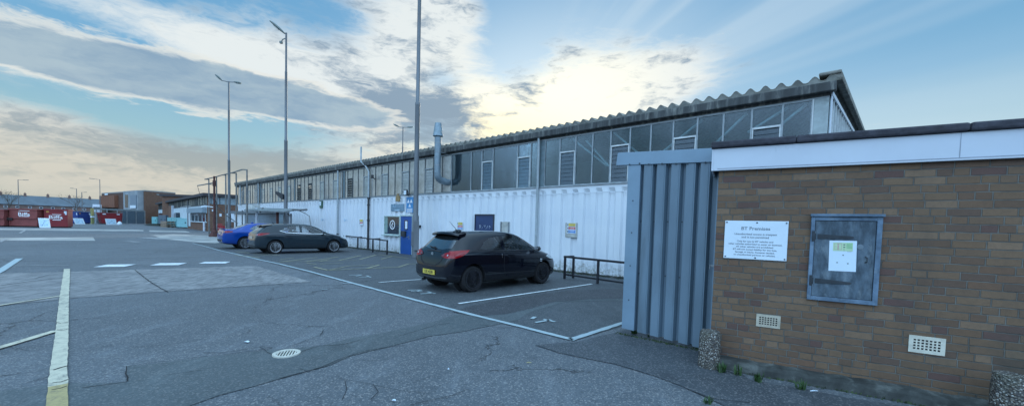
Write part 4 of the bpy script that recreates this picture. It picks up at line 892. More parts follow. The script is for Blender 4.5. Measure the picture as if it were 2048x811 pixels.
# ------------------------------------------------------------------ lamp posts
def TOP(x, y, z):
    d = ray(x, y); t = (z-H)/d.z; return Vector((d.x*t, d.y*t, 0))
M_POLE = mat('grey_pole_steel', (.15, .165, .18), .5, .3, .2, 1.5, 0, .5, dirt=(.16, .10, .07), dirt_amt=.55, dscale=1.2, stretch=(1, 1, .3))
M_HEAD = mat('lamp_head_grey', (.16, .19, .18), .5, .1, .1)
M_LENS = mat('lamp_lens', (.35, .42, .40), .2, 0, .05)
def lamp_head(t, az, z, tilt=25, arm=.35, L=.8):
    c, s = math.cos(az), math.sin(az); a0 = Vector((0, 0, z)); a1 = Vector((c*arm, s*arm, z-.02+arm*.1)); ct, st = math.cos(rad(tilt)), math.sin(rad(tilt))
    MB().tube([a0, a1], .035, 8).build('lamp_arm', M_POLE, t, smooth=True)
    d_ = Vector((c*ct, s*ct, st)); sd_ = Vector((-s, c, 0)); up = sd_.cross(d_)*-1
    if up.z < 0: up = -up
    vs = []; fs = []; N = 9; K = 12
    for i in range(N):
        tt = i/(N-1); w = .17*math.sin(math.pi*(.12+.83*tt))**.6; h_ = .12*math.sin(math.pi*(.10+.80*tt))**.7; ctr = a1+d_*(L*tt)
        for k in range(K):
            th = 2*math.pi*k/K; v = math.sin(th); vs.append(ctr+sd_*(w*math.cos(th))+up*(h_*v if v > 0 else h_*.45*v))
    for i in range(N-1):
        for k in range(K): fs.append((i*K+k, i*K+(k+1) % K, (i+1)*K+(k+1) % K, (i+1)*K+k))
    fs += [tuple(range(K)), tuple((N-1)*K+k for k in range(K))[::-1]]
    hd = MB().add(vs, fs).build('lamp_head', M_HEAD, t, smooth=True)
    q = a1+d_*(L*.55)-up*.058; MB().add([q+sd_*x+d_*y-up*zz for x, y in ((-.11,-.2),(.11,-.2),(.11,.22),(-.11,.22)) for zz in (0, .02)], [(0,2,4,6),(1,7,5,3),(0,1,3,2),(2,3,5,4),(4,5,7,6),(6,7,1,0)]).build('lens', M_LENS, hd)
def mast(pos, label, heads, hgt=14.8, base_r=.155):
    t = thing('lamp_post', label, 'lamp post', pos, 0, 'tall lamp posts of the yard')
    k = base_r/.155
    MB().lathe([(.155*k, 0), (.155*k, 1.95), (.12*k, 2.05), (.112*k, 7.2), (.118*k, 7.22), (.118*k, 7.32), (.088*k, 7.36), (.082*k, 12.0), (.086*k, 12.02), (.086*k, 12.1), (.068*k, 12.12), (.062*k, hgt)], 20).build('pole', M_POLE, t, smooth=True)
    MB().box(-.16*k, -.03, -.165*k, -.04, .55, 1.25).build('access_door', M_POLE, t, bevel=.01)
    for a in heads: lamp_head(t, a[0], hgt-.05, a[1], a[2], a[3] if len(a) > 3 else .85)
    return t
lA = mast(G(830, 514), 'nearest lamp post beside the blue entrance door, running out of the top of the picture', [(rad(200), 20, .4), (rad(20), 20, .4)])
mb = MB(); mb.box(-.02, .20, -.24, -.11, .35, 1.75); mb.build('service_conduit', M_POLE, lA, bevel=.01)
lB = mast(TOP(572.5, 66, 14.8), 'tall lamp post with one big head leaning left, behind the grey hatchback', [(rad(196), 38, .12, 1.15)])
MB().tube([(0,0,14.45),(-.18,-.1,14.3),(-.28,-.14,14.12)], .035, 8).box(-.36, -.2, -.22, -.06, 14.0, 14.14).build('small_floodlight', M_HEAD, lB)
o = MB(); o.prism_y([(0,0),(-.55,.22),(-.55,.05),(-.1,-.35),(0,-.3)], -.15, .15); b_ = o.build('side_floodlight', M_BLKPIPE, lB); b_.location = (-.1, -.05, 3.45)
lC = mast(TOP(457.5, 163, 14.8), 'twin headed lamp post standing left of the pipe frame', [(rad(205), 42, .55, .7), (rad(10), -4, .45, .65)])
lD = mast(TOP(806, 254, 14.8), 'distant twin headed lamp post rising from behind the workshop roof', [(rad(190), 22, .5), (rad(10), 8, .5)])
def street(px, py, hz, arm, label):
    p = TOP(px, py, hz); t = thing('street_lamp', label, 'street lamp', p, 0, 'street lamps beyond the yard'); r = p.length/230
    MB().lathe([(.16*r, 0), (.13*r, hz*.4), (.10*r, hz)], 10).build('pole', M_POLE, t, smooth=True)
    side = Vector((p.y, -p.x, 0)).normalized()*arm; MB().beam((0, 0, hz-.05), (side.x, side.y, hz+.05), .10*r).build('arm', M_POLE, t)
    MB().beam((side.x*.55, side.y*.55, hz+.02), (side.x*1.15, side.y*1.15, hz+.06), .30*r, .16*r).build('lamp_head', M_HEAD, t)
street(36, 359, 9, 1.3, 'slim street lamp beyond the houses with its arm pointing right'); street(199.5, 358.5, 9, -1.3, 'slim street lamp beside the big brick block with its arm pointing left')
street(153, 377, 8, -.9, 'left one of two short street lamps by the bare tree'); street(163.5, 384, 7.5, .8, 'right one of two short street lamps by the bare tree')

# ------------------------------------------------------------------ pipe frame, rusty post, canopy, shed
M_RUST = mat('rusty_red_steel', (.10, .045, .040), .75, .2, .35, 6, .3, .3, dirt=(.06, .03, .025))
M_OLDP = mat('old_grey_pipe', (.16, .165, .165), .6, .2, .3, 3, 0, .4, dirt=(.22, .14, .08), dirt_amt=.5)
ps = [TOP(*q, 5.2) for q in ((417.7,358.8),(433,354.6),(451.5,350),(472.5,346.5),(494,339.8))]
ar = [TOP(*q, 5.25) for q in ((409.6,358.6),(430,354),(443.5,350.2),(462.5,346),(484,339.2))]
o = ps[4]; t = thing('pipe_frame', 'open frame of thin pipes on five posts beside the twin headed lamp post', 'frame', o)
for p in ps: q = p-o; MB().tube([(q.x,q.y,0),(q.x,q.y,2.9),(q.x,q.y,5.25)], [.065,.055,.05], 8).build('post', M_OLDP, t, smooth=True)
for p, a in zip(ps, ar): MB().beam((p-o)+Vector((0,0,5.22)), (a-o)+Vector((0,0,5.26)), .07).build('arm', M_OLDP, t)
mb = MB()
for a, b_ in zip(ar, ar[1:]): mb.beam((a-o)+Vector((0,0,5.26)), (b_-o)+Vector((0,0,5.26)), .07)
mb.build('long_rail', M_OLDP, t)
rp = G(429, 473); t = thing('rusty_post', 'dark rusty red steel post with flared foot and a thin arm', 'post', rp); Yd = rp.y
def atY(x, y, Y): d = ray(x, y); k = Y/d.y; return Vector((d.x*k, Y, H+d.z*k))
loc = lambda x, y: atY(x, y, Yd)-rp
MB().lathe([(.42,0),(.42,.10),(.20,.5),(.12,.75),(.085,2.5),(.075,loc(428.5,352).z)], 12).build('post', M_RUST, t, smooth=True)
MB().lathe([(.12,0),(.12,.5)], 10, (0,0,loc(428,372).z)).build('collar', M_RUST, t)
MB().tube([loc(428,365), loc(410,368.5), loc(395,371)], .05, 6).tube([loc(428,369), loc(412,367.5)], .035, 6).build('arm', M_OLDP, t)
MB().tube([loc(395,371), loc(399,386), loc(405,402), loc(412,408)], .02, 5).build('hanging_wire', M_BLKPIPE, t)
MB().tube([loc(430,398), loc(436,415), loc(452,430), loc(475,446)], .035, 6).tube([loc(420,390), loc(426,398), loc(429,404)], .035, 6).build('cable', M_BLKPIPE, t)
MB().beam(loc(403,413.5), loc(411,411.5), .16, .10).beam(loc(411,411.5), loc(428,414), .06).build('lamp', M_SIGNW, t)
# lean-to shed against the far end of the wall
ua, za = MW.W(468, 421, .9); ub, zb = MW.W(553, 424, .9)
t = fthing('lean_to_shed', 'low pale lean-to with a wide roller door by the workshop far end', 'shed', MW, ub, 0, 0)
L = ua-ub; u9 = MW.W(489, 430, .9)[0]-ub
MB().box(0, L, .06, .85, 0, za-.3).build('wall', mat('pale_blue_cladding', (.25,.33,.37)), t); MB().box(u9, L-.01, 0.851, .90, 0, za-.31).build('white_panel', M_WHITE, t)
m1 = MB(); k = 0
while .05+k*.11 < za-.35: m1.box(.05, u9-.05, .852, .875+.01*(k % 2), .02+k*.11, .11+k*.11+.015); k += 1
m1.build('roller_door', mat('blue_grey_shutter', (.16,.22,.28), .5, .1), t)
MB().box(-.1, L+.3, .03, 1.15, za-.29, za-.05).build('roof', mat('slate_grey_roof', (.14,.16,.18), .7), t, bevel=.02)
CN = 2.1
t0 = MW.W(560, 480, CN)[0]; t = fthing('trolley_canopy', 'old open canopy with thin grey roof on posts behind the two left cars', 'canopy', MW, t0, CN, 0)
w = lambda x, y, n=0: (MW.W(x, y, CN+n)[0]-t0, n, MW.W(x, y, CN+n)[1])
m1 = MB(); A_, B_ = w(503, 414.5), w(586, 424); n0, n1 = -.45, .5
a0, b0 = w(503, 421), w(587, 425)
m1.add([(a0[0], n1, a0[2]+.0), (b0[0], n1, b0[2]), (b0[0], n0, b0[2]+.20), (a0[0], n0, a0[2]+.20), (a0[0], n1, a0[2]+.07), (b0[0], n1, b0[2]+.07), (b0[0], n0, b0[2]+.27), (a0[0], n0, a0[2]+.27)], [(0,3,2,1),(4,5,6,7),(0,1,5,4),(1,2,6,5),(2,3,7,6),(3,0,4,7)])
m1.build('roof_sheet', mat('old_canopy_roof', (.16,.19,.20), .7, 0, .3, 4, .2, dirt=(.3,.32,.3)), t)
MB().beam(w(498,415), w(512,413.5), .5, .35).build('white_cover', mat('dull_white_sheet', (.5,.52,.5), .7), t)
for x, ytop, rr, m_ in ((513.5, 415, .085, M_UPVC), (555, 424, .09, M_RUST), (582, 427, .06, M_POLE), (484.5, 420, .05, M_POLE)):
    q = w(x, ytop); MB().tube([(q[0], 0, 0), (q[0], 0, q[2])], rr, 10).build('post', m_, t, smooth=True)
MB().tube([w(585,419), w(600,419.5), w(613,419)], .07, 6).tube([w(596,420), w(610,426), w(619,432), w(621,452)], .025, 6).tube([w(575,427), w(580,431), w(582,445)], .035, 6).tube([w(520,424), w(526,415.5)], .06, 6).build('side_struts', M_OLDP, t)

# ------------------------------------------------------------------ second depot building
_e, _f = G(415, 462), G(317, 448.0)
D2 = Frame(_e, math.degrees(math.atan2((_f-_e).y, (_f-_e).x))); t = fthing('depot_building', 'lower brick and white depot with clerestory glazing left of the workshop', 'building', D2)
LL = D2.W(317, 430)[0]; ZE = D2.W(415, 386)[1]; gdir = Vector((math.cos(GD), math.sin(GD), 0))
def zz(y, x=412): return D2.W(x, y)[1]
GL = (TOP(471, 386.5, ZE)-D2.P).length
m1 = MB(); c1 = gdir*GL; m1.add([(0,0,0),(LL,0,0),(LL,-14,0),(c1.x,c1.y,0),(0,0,ZE-.35),(LL,0,ZE-.35),(LL,-14,ZE-.35),(c1.x,c1.y,ZE-.35)], [(0,3,2,1),(4,5,6,7),(0,1,5,4),(1,2,6,5),(2,3,7,6),(3,0,4,7)])
m1.build('wall', M_FBRICK, t)
m1 = MB(); e = .5; m1.add([(-e,e,ZE-.34),(LL+e,e,ZE-.34),(LL+e,-14,ZE-.34),(c1.x-e,c1.y+.2,ZE-.34),(-e,e,ZE),(LL+e,e,ZE),(LL+e,-14,ZE),(c1.x-e,c1.y+.2,ZE)], [(0,3,2,1),(4,5,6,7),(0,1,5,4),(1,2,6,5),(2,3,7,6),(3,0,4,7)])
m1.build('roof', mat('dark_roof_edge', (.05,.045,.05), .8), t)
def pan(name, x0, y0, x1, y1, m, th=.04, parent=None, at=None):
    a, za_ = D2.W(x0, y0) if at is None else (D2.W(x0, y0)[0], zz(y0, at)); b_, zb_ = (D2.W(x1, y1) if at is None else (D2.W(x1, y1)[0], zz(y1, at))); return MB().box(a, b_, .004, th, max(0, min(za_, zb_)), max(za_, zb_)).build(name, m, parent or t)
zg0, zg1 = zz(409), ZE-.36
g = MB().box(0.1, LL-.3, .004, .03, zg0, zg1).build('clerestory_glazing', mat('warm_dull_glass', (.20,.22,.20), .12, 0, .3, .8, 0, .8), t)
m1 = MB(); k = .1
while k < LL-.4: m1.box(k, k+.07, .031, .08, zg0, zg1); k += .75
m1.box(.05, LL-.2, .031, .09, zg0-.08, zg0); m1.build('clerestory_mullions', M_FRAMED, g)
rnd = random.Random(8); m1 = MB(); k = .3
while k < LL-1: 
    if rnd.random() < .35: m1.box(k, k+.45, .0305, .034, zg0+.05, zg1-.05)
    k += .75
m1.build('pale_panes', mat('pale_pane', (.5,.5,.42), .3), g)
WZ = mat('pale_render', (.50,.58,.62), .7, 0, .1, 1)
MB().box(.2, LL-.4, .004, .03, zz(426), zg0-.09).build('white_band', WZ, t)
pan('white_wall', 361, 411, 381.5, 452, WZ, .06, at=381); pan('window_hood', 382, 415, 414, 425, mat('slate_blue_hood', (.22,.29,.34), .6), .5, at=412)
wd = pan('window', 384, 427, 413, 443, M_DARKGLASS, .07, at=412); m1 = MB()
for x in (384, 391, 398, 406, 412.5): u_ = D2.W(x, 430)[0]; m1.box(u_-.05, u_+.05, .071, .12, zz(443), zz(427))
m1.build('mullions', WZ, wd); pan('window_sill', 383, 443, 414, 445, WZ, .16, at=412)
m1 = MB(); u_ = D2.W(412.5, 450)[0]; m1.tube([(u_, .2, .0), (u_, .2, zz(443))], .13, 10).build('white_downpipe', M_UPVC, t)
pan('brick_pier', 341, 411, 347, 442, M_FBRICK, .3, at=345); pan('pale_post', 347.2, 411, 348.4, 442, M_UPVC, .33, at=345); pan('recess_window', 349.5, 425, 360.5, 436, M_DARKGLASS, .05, at=355); pan('lower_window', 318, 425.5, 340, 433, M_DARKGLASS, .06, at=330)
m1 = MB(); u_ = D2.W(377.5, 430)[0]; m1.tube([(u_, .1, .3), (u_, .1, zg1)], .07, 8).build('drainpipe', M_POLE, t)
# gable top panels and notices
def gpos(k, out, z): v = gdir*k + Vector((-abs(gdir.y), gdir.x, 0))*out; return (v.x, v.y, z)
def gbox(name, k0, k1, o0, o1, z0, z1, m, parent=None):
    return MB().add([gpos(k0,o0,z0),gpos(k1,o0,z0),gpos(k1,o1,z0),gpos(k0,o1,z0),gpos(k0,o0,z1),gpos(k1,o0,z1),gpos(k1,o1,z1),gpos(k0,o1,z1)], [(0,3,2,1),(4,5,6,7),(0,1,5,4),(1,2,6,5),(2,3,7,6),(3,0,4,7)]).build(name, m, parent or t)
gbox('gable_glazing', .2, GL-.3, .004, .05, zg0+.1, ZE-.36, mat('blue_grey_panel', (.24,.32,.36), .4))
for k in range(5): gbox('gable_mullion', .3+k*GL/5, .38+k*GL/5, .051, .10, zg0+.1, ZE-.36, M_FRAMED)
gbox('door_notice', GL*.42, GL*.50, .004, .05, 1.3, 2.3, M_SIGNW); gbox('door_notice', GL*.54, GL*.62, .004, .05, 1.25, 2.3, M_SIGNW); gbox('small_notice', GL*.10, GL*.14, .004, .04, 2.5, 2.75, M_SIGNW); gbox('small_notice', GL*.27, GL*.32, .004, .04, 1.9, 2.25, M_SIGNW)
gbox('side_door', GL*.63, GL*.84, .004, .05, 0, 2.6, mat('grey_blue_door', (.10,.13,.17), .5))

# ------------------------------------------------------------------ big brick block far left of the yard
C_, L_, R_b = TOP(289, 382, 7.3), TOP(203, 387.5, 7.3), TOP(351, 387, 7.3)
B1 = Frame(C_, math.degrees(math.atan2((L_-C_).y, (L_-C_).x))); B2 = Frame(C_, math.degrees(math.atan2((C_-R_b).y, (C_-R_b).x)))
t = thing('warehouse_block', 'tall flat roofed brick block with rusty shutter and grey door tower', 'building', C_); rel = lambda v, z=0: Vector((v.x-C_.x, v.y-C_.y, z))
bk = Vector((C_.x*1.35, C_.y*1.35, 0)); M_DB = brick_mat('dark_far_brickwork', [(.14,.075,.055),(.11,.06,.05),(.16,.09,.065),(.10,.06,.05)], (.12,.10,.09))
fp = [L_, C_, R_b, bk]; m1 = MB(); m1.add([tuple(rel(v)) for v in fp]+[tuple(rel(v, 7.3)) for v in fp], [(3,2,1,0),(4,5,6,7),(0,1,5,4),(1,2,6,5),(2,3,7,6),(3,0,4,7)]); m1.build('wall', M_FBRICK, t)
m1 = MB(); m1.add([tuple(rel(v*1.0, 7.301)) for v in fp]+[tuple(rel(v, 7.55)) for v in fp], [(3,2,1,0),(4,5,6,7),(0,1,5,4),(1,2,6,5),(2,3,7,6),(3,0,4,7)]); m1.build('parapet', mat('concrete_coping', (.25,.26,.26), .8), t)
def fpan(name, fr, x0, y0, x1, y1, m, th, parent=None, n0=.01):
    (ua_, za_), (ub_, zb_) = fr.W(x0, y0), fr.W(x1, y1); vs = []
    for z_ in (max(0, zb_), za_):
        for u_, n_ in ((ua_, n0), (ub_, n0), (ub_, th), (ua_, th)): vs.append(tuple(fr.at(u_, n_, z_)-C_ - Vector((0,0,0))))
    return MB().add(vs, [(0,3,2,1),(4,5,6,7),(0,1,5,4),(1,2,6,5),(2,3,7,6),(3,0,4,7)]).build(name, m, parent or t)
fpan('dark_wall_panel', B1, 204, 388, 258, 447, M_DB, .10); sh = fpan('rusty_shutter', B1, 207, 392, 238, 415, mat('rusty_shutter', (.20,.085,.05), .75, 0, .25, 1, 0, .3, stretch=(3,3,.2)), .8)
fpan('grey_door_tower', B1, 258, 383, 288, 447, mat('pale_concrete_wall', (.27,.30,.32), .8, 0, .15, .6), 1.0); fpan('tower_door', B1, 273, 391, 286, 416, mat('blue_grey_door', (.17,.22,.27), .5), 1.12, None, 1.01); fpan('tower_window', B1, 262, 390, 268, 415, M_DARKGLASS, 1.06, None, 1.01); fpan('white_notice', B1, 274, 411, 285, 416.5, M_SIGNW, 1.2, None, 1.13)
fpan('wall_light', B1, 219, 387.5, 225, 390, M_SIGNW, .9, None, .85); fpan('wall_vent', B2, 313, 387, 319, 390, mat('concrete_coping', (.25,.26,.26)), .06)
t = thing('flat_roofed_annexe', 'sliver of low brick annexe with dark roof edge right of the warehouse block', 'building', TOP(366, 389, 6.0)); 
m1 = MB(); m1.box(-4, 14, .0, 8, 0, 5.6); m1.build('wall', M_FBRICK, t); MB().box(-4.3, 14.3, -.3, 8.3, 5.601, 6.0).build('roof', mat('dark_roof_edge', (.05,.045,.05)), t)

# ------------------------------------------------------------------ terraced houses beyond the yard
Ra, Rb = TOP(0, 389, 8.2), TOP(207, 399.5, 8.2); dirh = (Rb-Ra).normalized(); HW = 5.6; rz = math.atan2(dirh.y, dirh.x)
slate = mat('blue_grey_slate', (.12,.15,.175), .7, 0, .15, .4, .1); M_HB = mat('terrace_brick', (.20,.13,.11), .85, 0, .2, .5)
nH = int((Rb-Ra).length/HW)+5; tones = ['', '']
lab = ['terraced house at the far left edge of the row, partly behind the shrub', 'terraced house second from the left edge of the picture', 'terraced house third from the left above the faded red skip', 'terraced house behind the bare tree', 'terraced house nearest the big brick block']
hroot = None; hs = []
for i in range(nH):
    p = Rb - dirh*(HW*(i+1)) + dirh*1.2
    c0_ = tuple(p)
    x_ = (CX)
    t = thing('terraced_house', '', 'house', p, rz, 'terraced houses beyond the yard') if i == 0 else None
    if i == 0:
        w_ = HW-.01
        MB().box(0, w_, -4, 4, 0, 5.0).build('wall', M_HB, t)
        MB().prism_x([(-4.4, 4.75), (0, 8.2), (4.4, 4.75), (4.4, 4.9), (0, 8.38), (-4.4, 4.9)][::-1], 0, w_).build('roof', slate, t)
        MB().box(.0, .02, -.1, .1, 5, 5.1).box(0, w_, -3.9, 3.9, 5.0, 5.01).build('ceiling', M_HB, t)
        ch = MB().box(.1, .75, -.55, .55, 7.6, 9.2).build('chimney', M_HB, t)
        for k in range(2): c_ = MB().lathe([(.13, 9.2), (.11, 9.55)], 8, (.42, -.3+.6*k, 0)).build('chimney_pot', mat('clay_pot', (.3,.14,.09), .8), ch)
        for (a, b_, z0, z1) in ((.9, 1.8, 3.5, 4.3), (3.6, 4.5, 3.5, 4.3), (3.2, 4.7, .9, 2.2)):
            wn_ = MB().box(a, b_, -4.06, -4.0, z0, z1).build('window', M_UPVC, t); MB().box(a+.12, b_-.12, -4.08, -4.061, z0+.12, z1-.12).build('pane', M_DARKGLASS, wn_)
        hroot = t; hs.append(t)
    else: hs.append(dup(hroot, p, rz, ''))
for i, h_ in enumerate(hs):
    idx = len(hs)-1-i
    names = ['first terraced house inside the left picture edge, next to the shrub', 'terraced house above the left red skips, by the long armed street lamp']
    cpx = None
# labels by what each stands beside
def px_of(P):
    v = Vector((P.x, P.y, P.z-H)); z = v.dot(_F); return CX+F_*v.dot(_R)/z, CY-F_*v.dot(_U)/z
vis = [(px_of(h_.location+Vector((dirh.x*HW/2, dirh.y*HW/2, 7)))[0], h_) for h_ in hs]
hl = {0: 'terraced house whose slate roof meets the big brick block', 1: 'terraced house behind the blue skips and bare tree', 2: 'terraced house behind the bright red skip', 3: 'terraced house behind the faded red skip',
      4: 'terraced house between the shrub and the faded red skip', 5: 'terraced house behind the dark shrub at the left edge', 6: 'terraced house cut off by the left picture edge', 7: 'terraced house outside the left picture edge', 8: 'end terraced house far outside the left edge'}
for i, (px_, h_) in enumerate(vis): h_['label'] = hl.get(i, 'terraced house in the unseen far left part of the row, number %d' % i)
for px_, h_ in vis:
    if px_ < -60:
        for ch in list(h_.children_recursive): bpy.data.objects.remove(ch)
        bpy.data.objects.remove(h_)
# trees
def branch_tree(pos, hgt, label, seed, leafy=0, spread=.5, thick=.011):
    rnd = random.Random(seed); t = thing('bare_tree' if not leafy else 'shrubby_tree', label, 'tree', pos); tr = MB(); br = MB(); tips = []
    def grow(p, d_, L, r, lvl, mbx):
        q = p+d_*L; (tr if lvl == 0 else br).tube([p, p.lerp(q, .5)+Vector((rnd.uniform(-1,1), rnd.uniform(-1,1), 0))*L*.06, q], [r, r*.85, r*.65], 5)
        if lvl >= 4: tips.append(q); return
        for k in range(3 if lvl else 6):
            a = rnd.uniform(0, 6.28); n_ = (d_+Vector((math.cos(a), math.sin(a), rnd.uniform(-.1,.5)))*spread*rnd.uniform(.6,1.5)).normalized(); grow(p+d_*L*rnd.uniform(.55, 1), n_, L*rnd.uniform(.5,.75), r*.55, lvl+1, br)
    grow(Vector((0,0,0)), Vector((0,0,1)), hgt*.42, hgt*thick, 0, tr)
    tr.build('trunk', mat('bark', (.10,.085,.07), .9, 0, .3), t); br.build('crown', mat('bark', (.10,.085,.07)), t)
    if leafy:
        lf = MB()
        for q in tips:
            for k in range(leafy): 
                c_ = q+Vector((rnd.gauss(0,.28), rnd.gauss(0,.28), rnd.gauss(0,.3))); a = rnd.uniform(0, 6.28); s_ = .13; v1 = Vector((math.cos(a), math.sin(a), rnd.uniform(-.6,.6)))*s_; v2 = Vector((-math.sin(a), math.cos(a), rnd.uniform(-.6,.6)))*s_
                lf.add([c_-v1, c_+v2*.6, c_+v1, c_-v2*.6], [(0,1,2,3)])
        lf.build('leaves', mat('dull_leaf', (.05,.07,.035), .6, 0, .4, 3), t, fix=False)
branch_tree(TOP(150, 378, 9.5), 9.5, 'leafless tree with fine branches behind the two short street lamps', 4, 0, .75)
branch_tree(TOP(18, 378, 10.0), 10, 'dark sparse tree standing in front of the slate roofs at the left edge', 9, 3, .45)
# ------------------------------------------------------------------ fences
def place(name, label, cat, xl, yl, xr, yr, ytop=None, group=None):
    P, Q = G(xl, yl), G(xr, yr); d_ = (Q-P); t = thing(name, label, cat, P, math.atan2(d_.y, d_.x), group); hgt = None
    if ytop is not None:
        dd = ray(xl, ytop); k = P.length/math.hypot(dd.x, dd.y); hgt = H+dd.z*k
    return t, d_.length, hgt
t, w, h = place('steel_fence', 'solid blue grey steel fence in front of the brick block', 'fence', 192, 446.6, 289, 447.5, 418)
m1 = MB(); k = 0
n = int(w/.28)
m1.box(w*.52, w, -.02, .02, .1, h*.96)
for k in range(n//2, n): m1.box(k*.28, k*.28+.12, -.05, -.021, .15, h*.95)
m1.build('steel_panels', mat('blue_grey_sheet', (.11,.16,.20), .5, .1, .15), t)
MB().box(0, w*.52, -.02, .03, .1, h*.8).build('lower_panels', mat('grey_board', (.15,.18,.19), .7), t); MB().box(-.5, w, -.10, .05, h*.965, h*1.08).build('top_rail', mat('rail_grey', (.20,.24,.25), .6), t)
for k in range(6): MB().box(w*k/5-.08, w*k/5+.08, -.14, -.101, 0, h*1.02).build('post', M_FRAME, t)
t, w, h = place('boundary_fence', 'long dull grey boundary fence behind the skips', 'fence', -90, 440, 191, 445.5, 414)
MB().box(0, w, 0, .1, 0, h).build('boards', mat('dull_fence', (.13,.15,.155), .8, 0, .2, .5), t); MB().box(0, w, -.06, -.001, h-.3, h-.05).build('rail', mat('rail_grey', (.20,.24,.25)), t)
for k in range(12): MB().box(w*k/11-.08, w*k/11+.08, -.12, -.061, 0, h*1.03).build('post', M_FRAME, t)
# ------------------------------------------------------------------ skips
M_R1 = mat('faded_red_skip', (.23,.06,.055), .65, 0, .2, 1.5, .1, .4, dirt=(.13,.06,.05), dirt_amt=.5); M_R2 = mat('bright_red_skip', (.22,.014,.02), .5, 0, .15, 1.5, 0, .5, dirt=(.12,.03,.03), dirt_amt=.4); M_BL = mat('navy_skip', (.015,.045,.20), .5, 0, .2, 1.5, 0, .5, dirt=(.03,.04,.09), dirt_amt=.4)
M_SKD = mat('dark_skip_steel', (.03,.022,.022), .8)  # one dark steel tone for load, skids and lifting pocket
def skip(label, xl, yl, xr, yr, ytop, m, style='front', text=True, dep=1.9):
    t, w, h = place('waste_skip', label, 'skip', xl, yl, xr, yr, ytop, 'waste skips in the yard'); 
    if style == 'taper':
        ins = w*.10; v = [(ins,0,.15),(w-ins,0,.15),(w-ins,dep,.15),(ins,dep,.15),(0,-.25,h),(w,-.25,h),(w,dep+.25,h),(0,dep+.25,h)]
    else: v = [(0,0,.12),(w,0,.12),(w,dep,.12),(0,dep,.12),(0,0,h),(w,0,h),(w,dep,h),(0,dep,h)]
    MB().add(v, [(0,3,2,1),(0,1,5,4),(1,2,6,5),(2,3,7,6),(3,0,4,7)]).build('body', m, t); ov = .25 if style == 'taper' else 0
    m1 = MB(); m1.box(-.06, w+.06, -ov-.08, -ov-.001, h-.14, h+.02); m1.box(-.06, w+.06, dep+ov+.001, dep+ov+.08, h-.14, h+.02); m1.box(-.07, -.001, -ov, dep+ov, h-.14, h+.02); m1.box(w+.001, w+.07, -ov, dep+ov, h-.14, h+.02); m1.build('rim', m, t)
    if style == 'banded':
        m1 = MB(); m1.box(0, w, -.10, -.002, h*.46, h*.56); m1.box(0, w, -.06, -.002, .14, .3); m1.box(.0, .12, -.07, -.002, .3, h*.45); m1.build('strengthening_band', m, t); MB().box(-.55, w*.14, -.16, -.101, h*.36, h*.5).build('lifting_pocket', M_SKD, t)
    if style == 'front':
        m1 = MB(); m1.box(0, .07, -.05, -.002, .14, h-.15); m1.box(w-.07, w, -.05, -.002, .14, h-.15); m1.build('corner_rib', m, t); MB().box(w*.84, w*.98, -.012, -.003, h*.80, h*.92).box(w*.88, w*.98, -.012, -.003, h*.72, h*.79).build('sticker', M_SIGNW, t); MB().box(w*.08, w*.20, -.012, -.003, h*.82, h*.90).build('small_sticker', mat('orange_sticker', (.5,.25,.05), .6), t)
    if style == 'taper':
        MB().box(w*.12, w*.26, -ov-.1, -ov-.081, h-.30, h-.15).box(w*.74, w*.88, -ov-.1, -ov-.081, h-.28, h-.16).build('sticker', M_SIGNW, t)
        for s_ in (0, 1): MB().beam((w*(.02+.96*s_), .3, .4), (w*(-.03+1.06*s_), .3, h-.3), .14).build('lifting_lug', m, t)
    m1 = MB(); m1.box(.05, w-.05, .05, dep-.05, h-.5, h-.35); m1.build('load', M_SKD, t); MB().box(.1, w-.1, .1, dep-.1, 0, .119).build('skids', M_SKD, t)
    if text:
        text_mesh('lettering', 'Biffa', h*.27, M_TXTW, t, (w*(.48 if style == 'front' else .52), -.014 if style == 'front' else -.012, h*(.56 if style == 'front' else .70)), (rad(90), 0, 0), bold=.006, sx=1.15)
        MB().box(w*.33, w*.72, -.012, -.004, h*(.70 if style == 'front' else .88), h*(.73 if style == 'front' else .91)).box(w*.34, w*.70, -.012, -.004, h*(.40 if style == 'front' else .575), h*(.44 if style == 'front' else .605)).build('lettering_bars', M_TXTW, t)
    return t, w, h
skip('red skip cut off by the left picture edge', -44, 452, 8.5, 453, 417, M_R1, 'banded')
skip('faded pinkish red skip with a heavy mid band, second from the left', 19.5, 453, 75, 454.2, 416.5, M_R1, 'banded', dep=1.1)
MB_s = skip('bright deep red upright skip at the right end of the front row', 89, 454.3, 136, 455, 417.5, M_R2, 'front')
skip('navy blue skip showing between the bright red skip and the other blue one', 135, 446.5, 156, 447, 423, M_BL, 'front', False)
skip('navy blue skip with a white board leaning on it, next to the yellow post', 156.5, 447, 182, 447.2, 423, M_BL, 'front', False)
skip('low tapered red skip in front of the blue grey steel fence', 199, 447.5, 244, 448.2, 425, M_R2, 'taper', False)
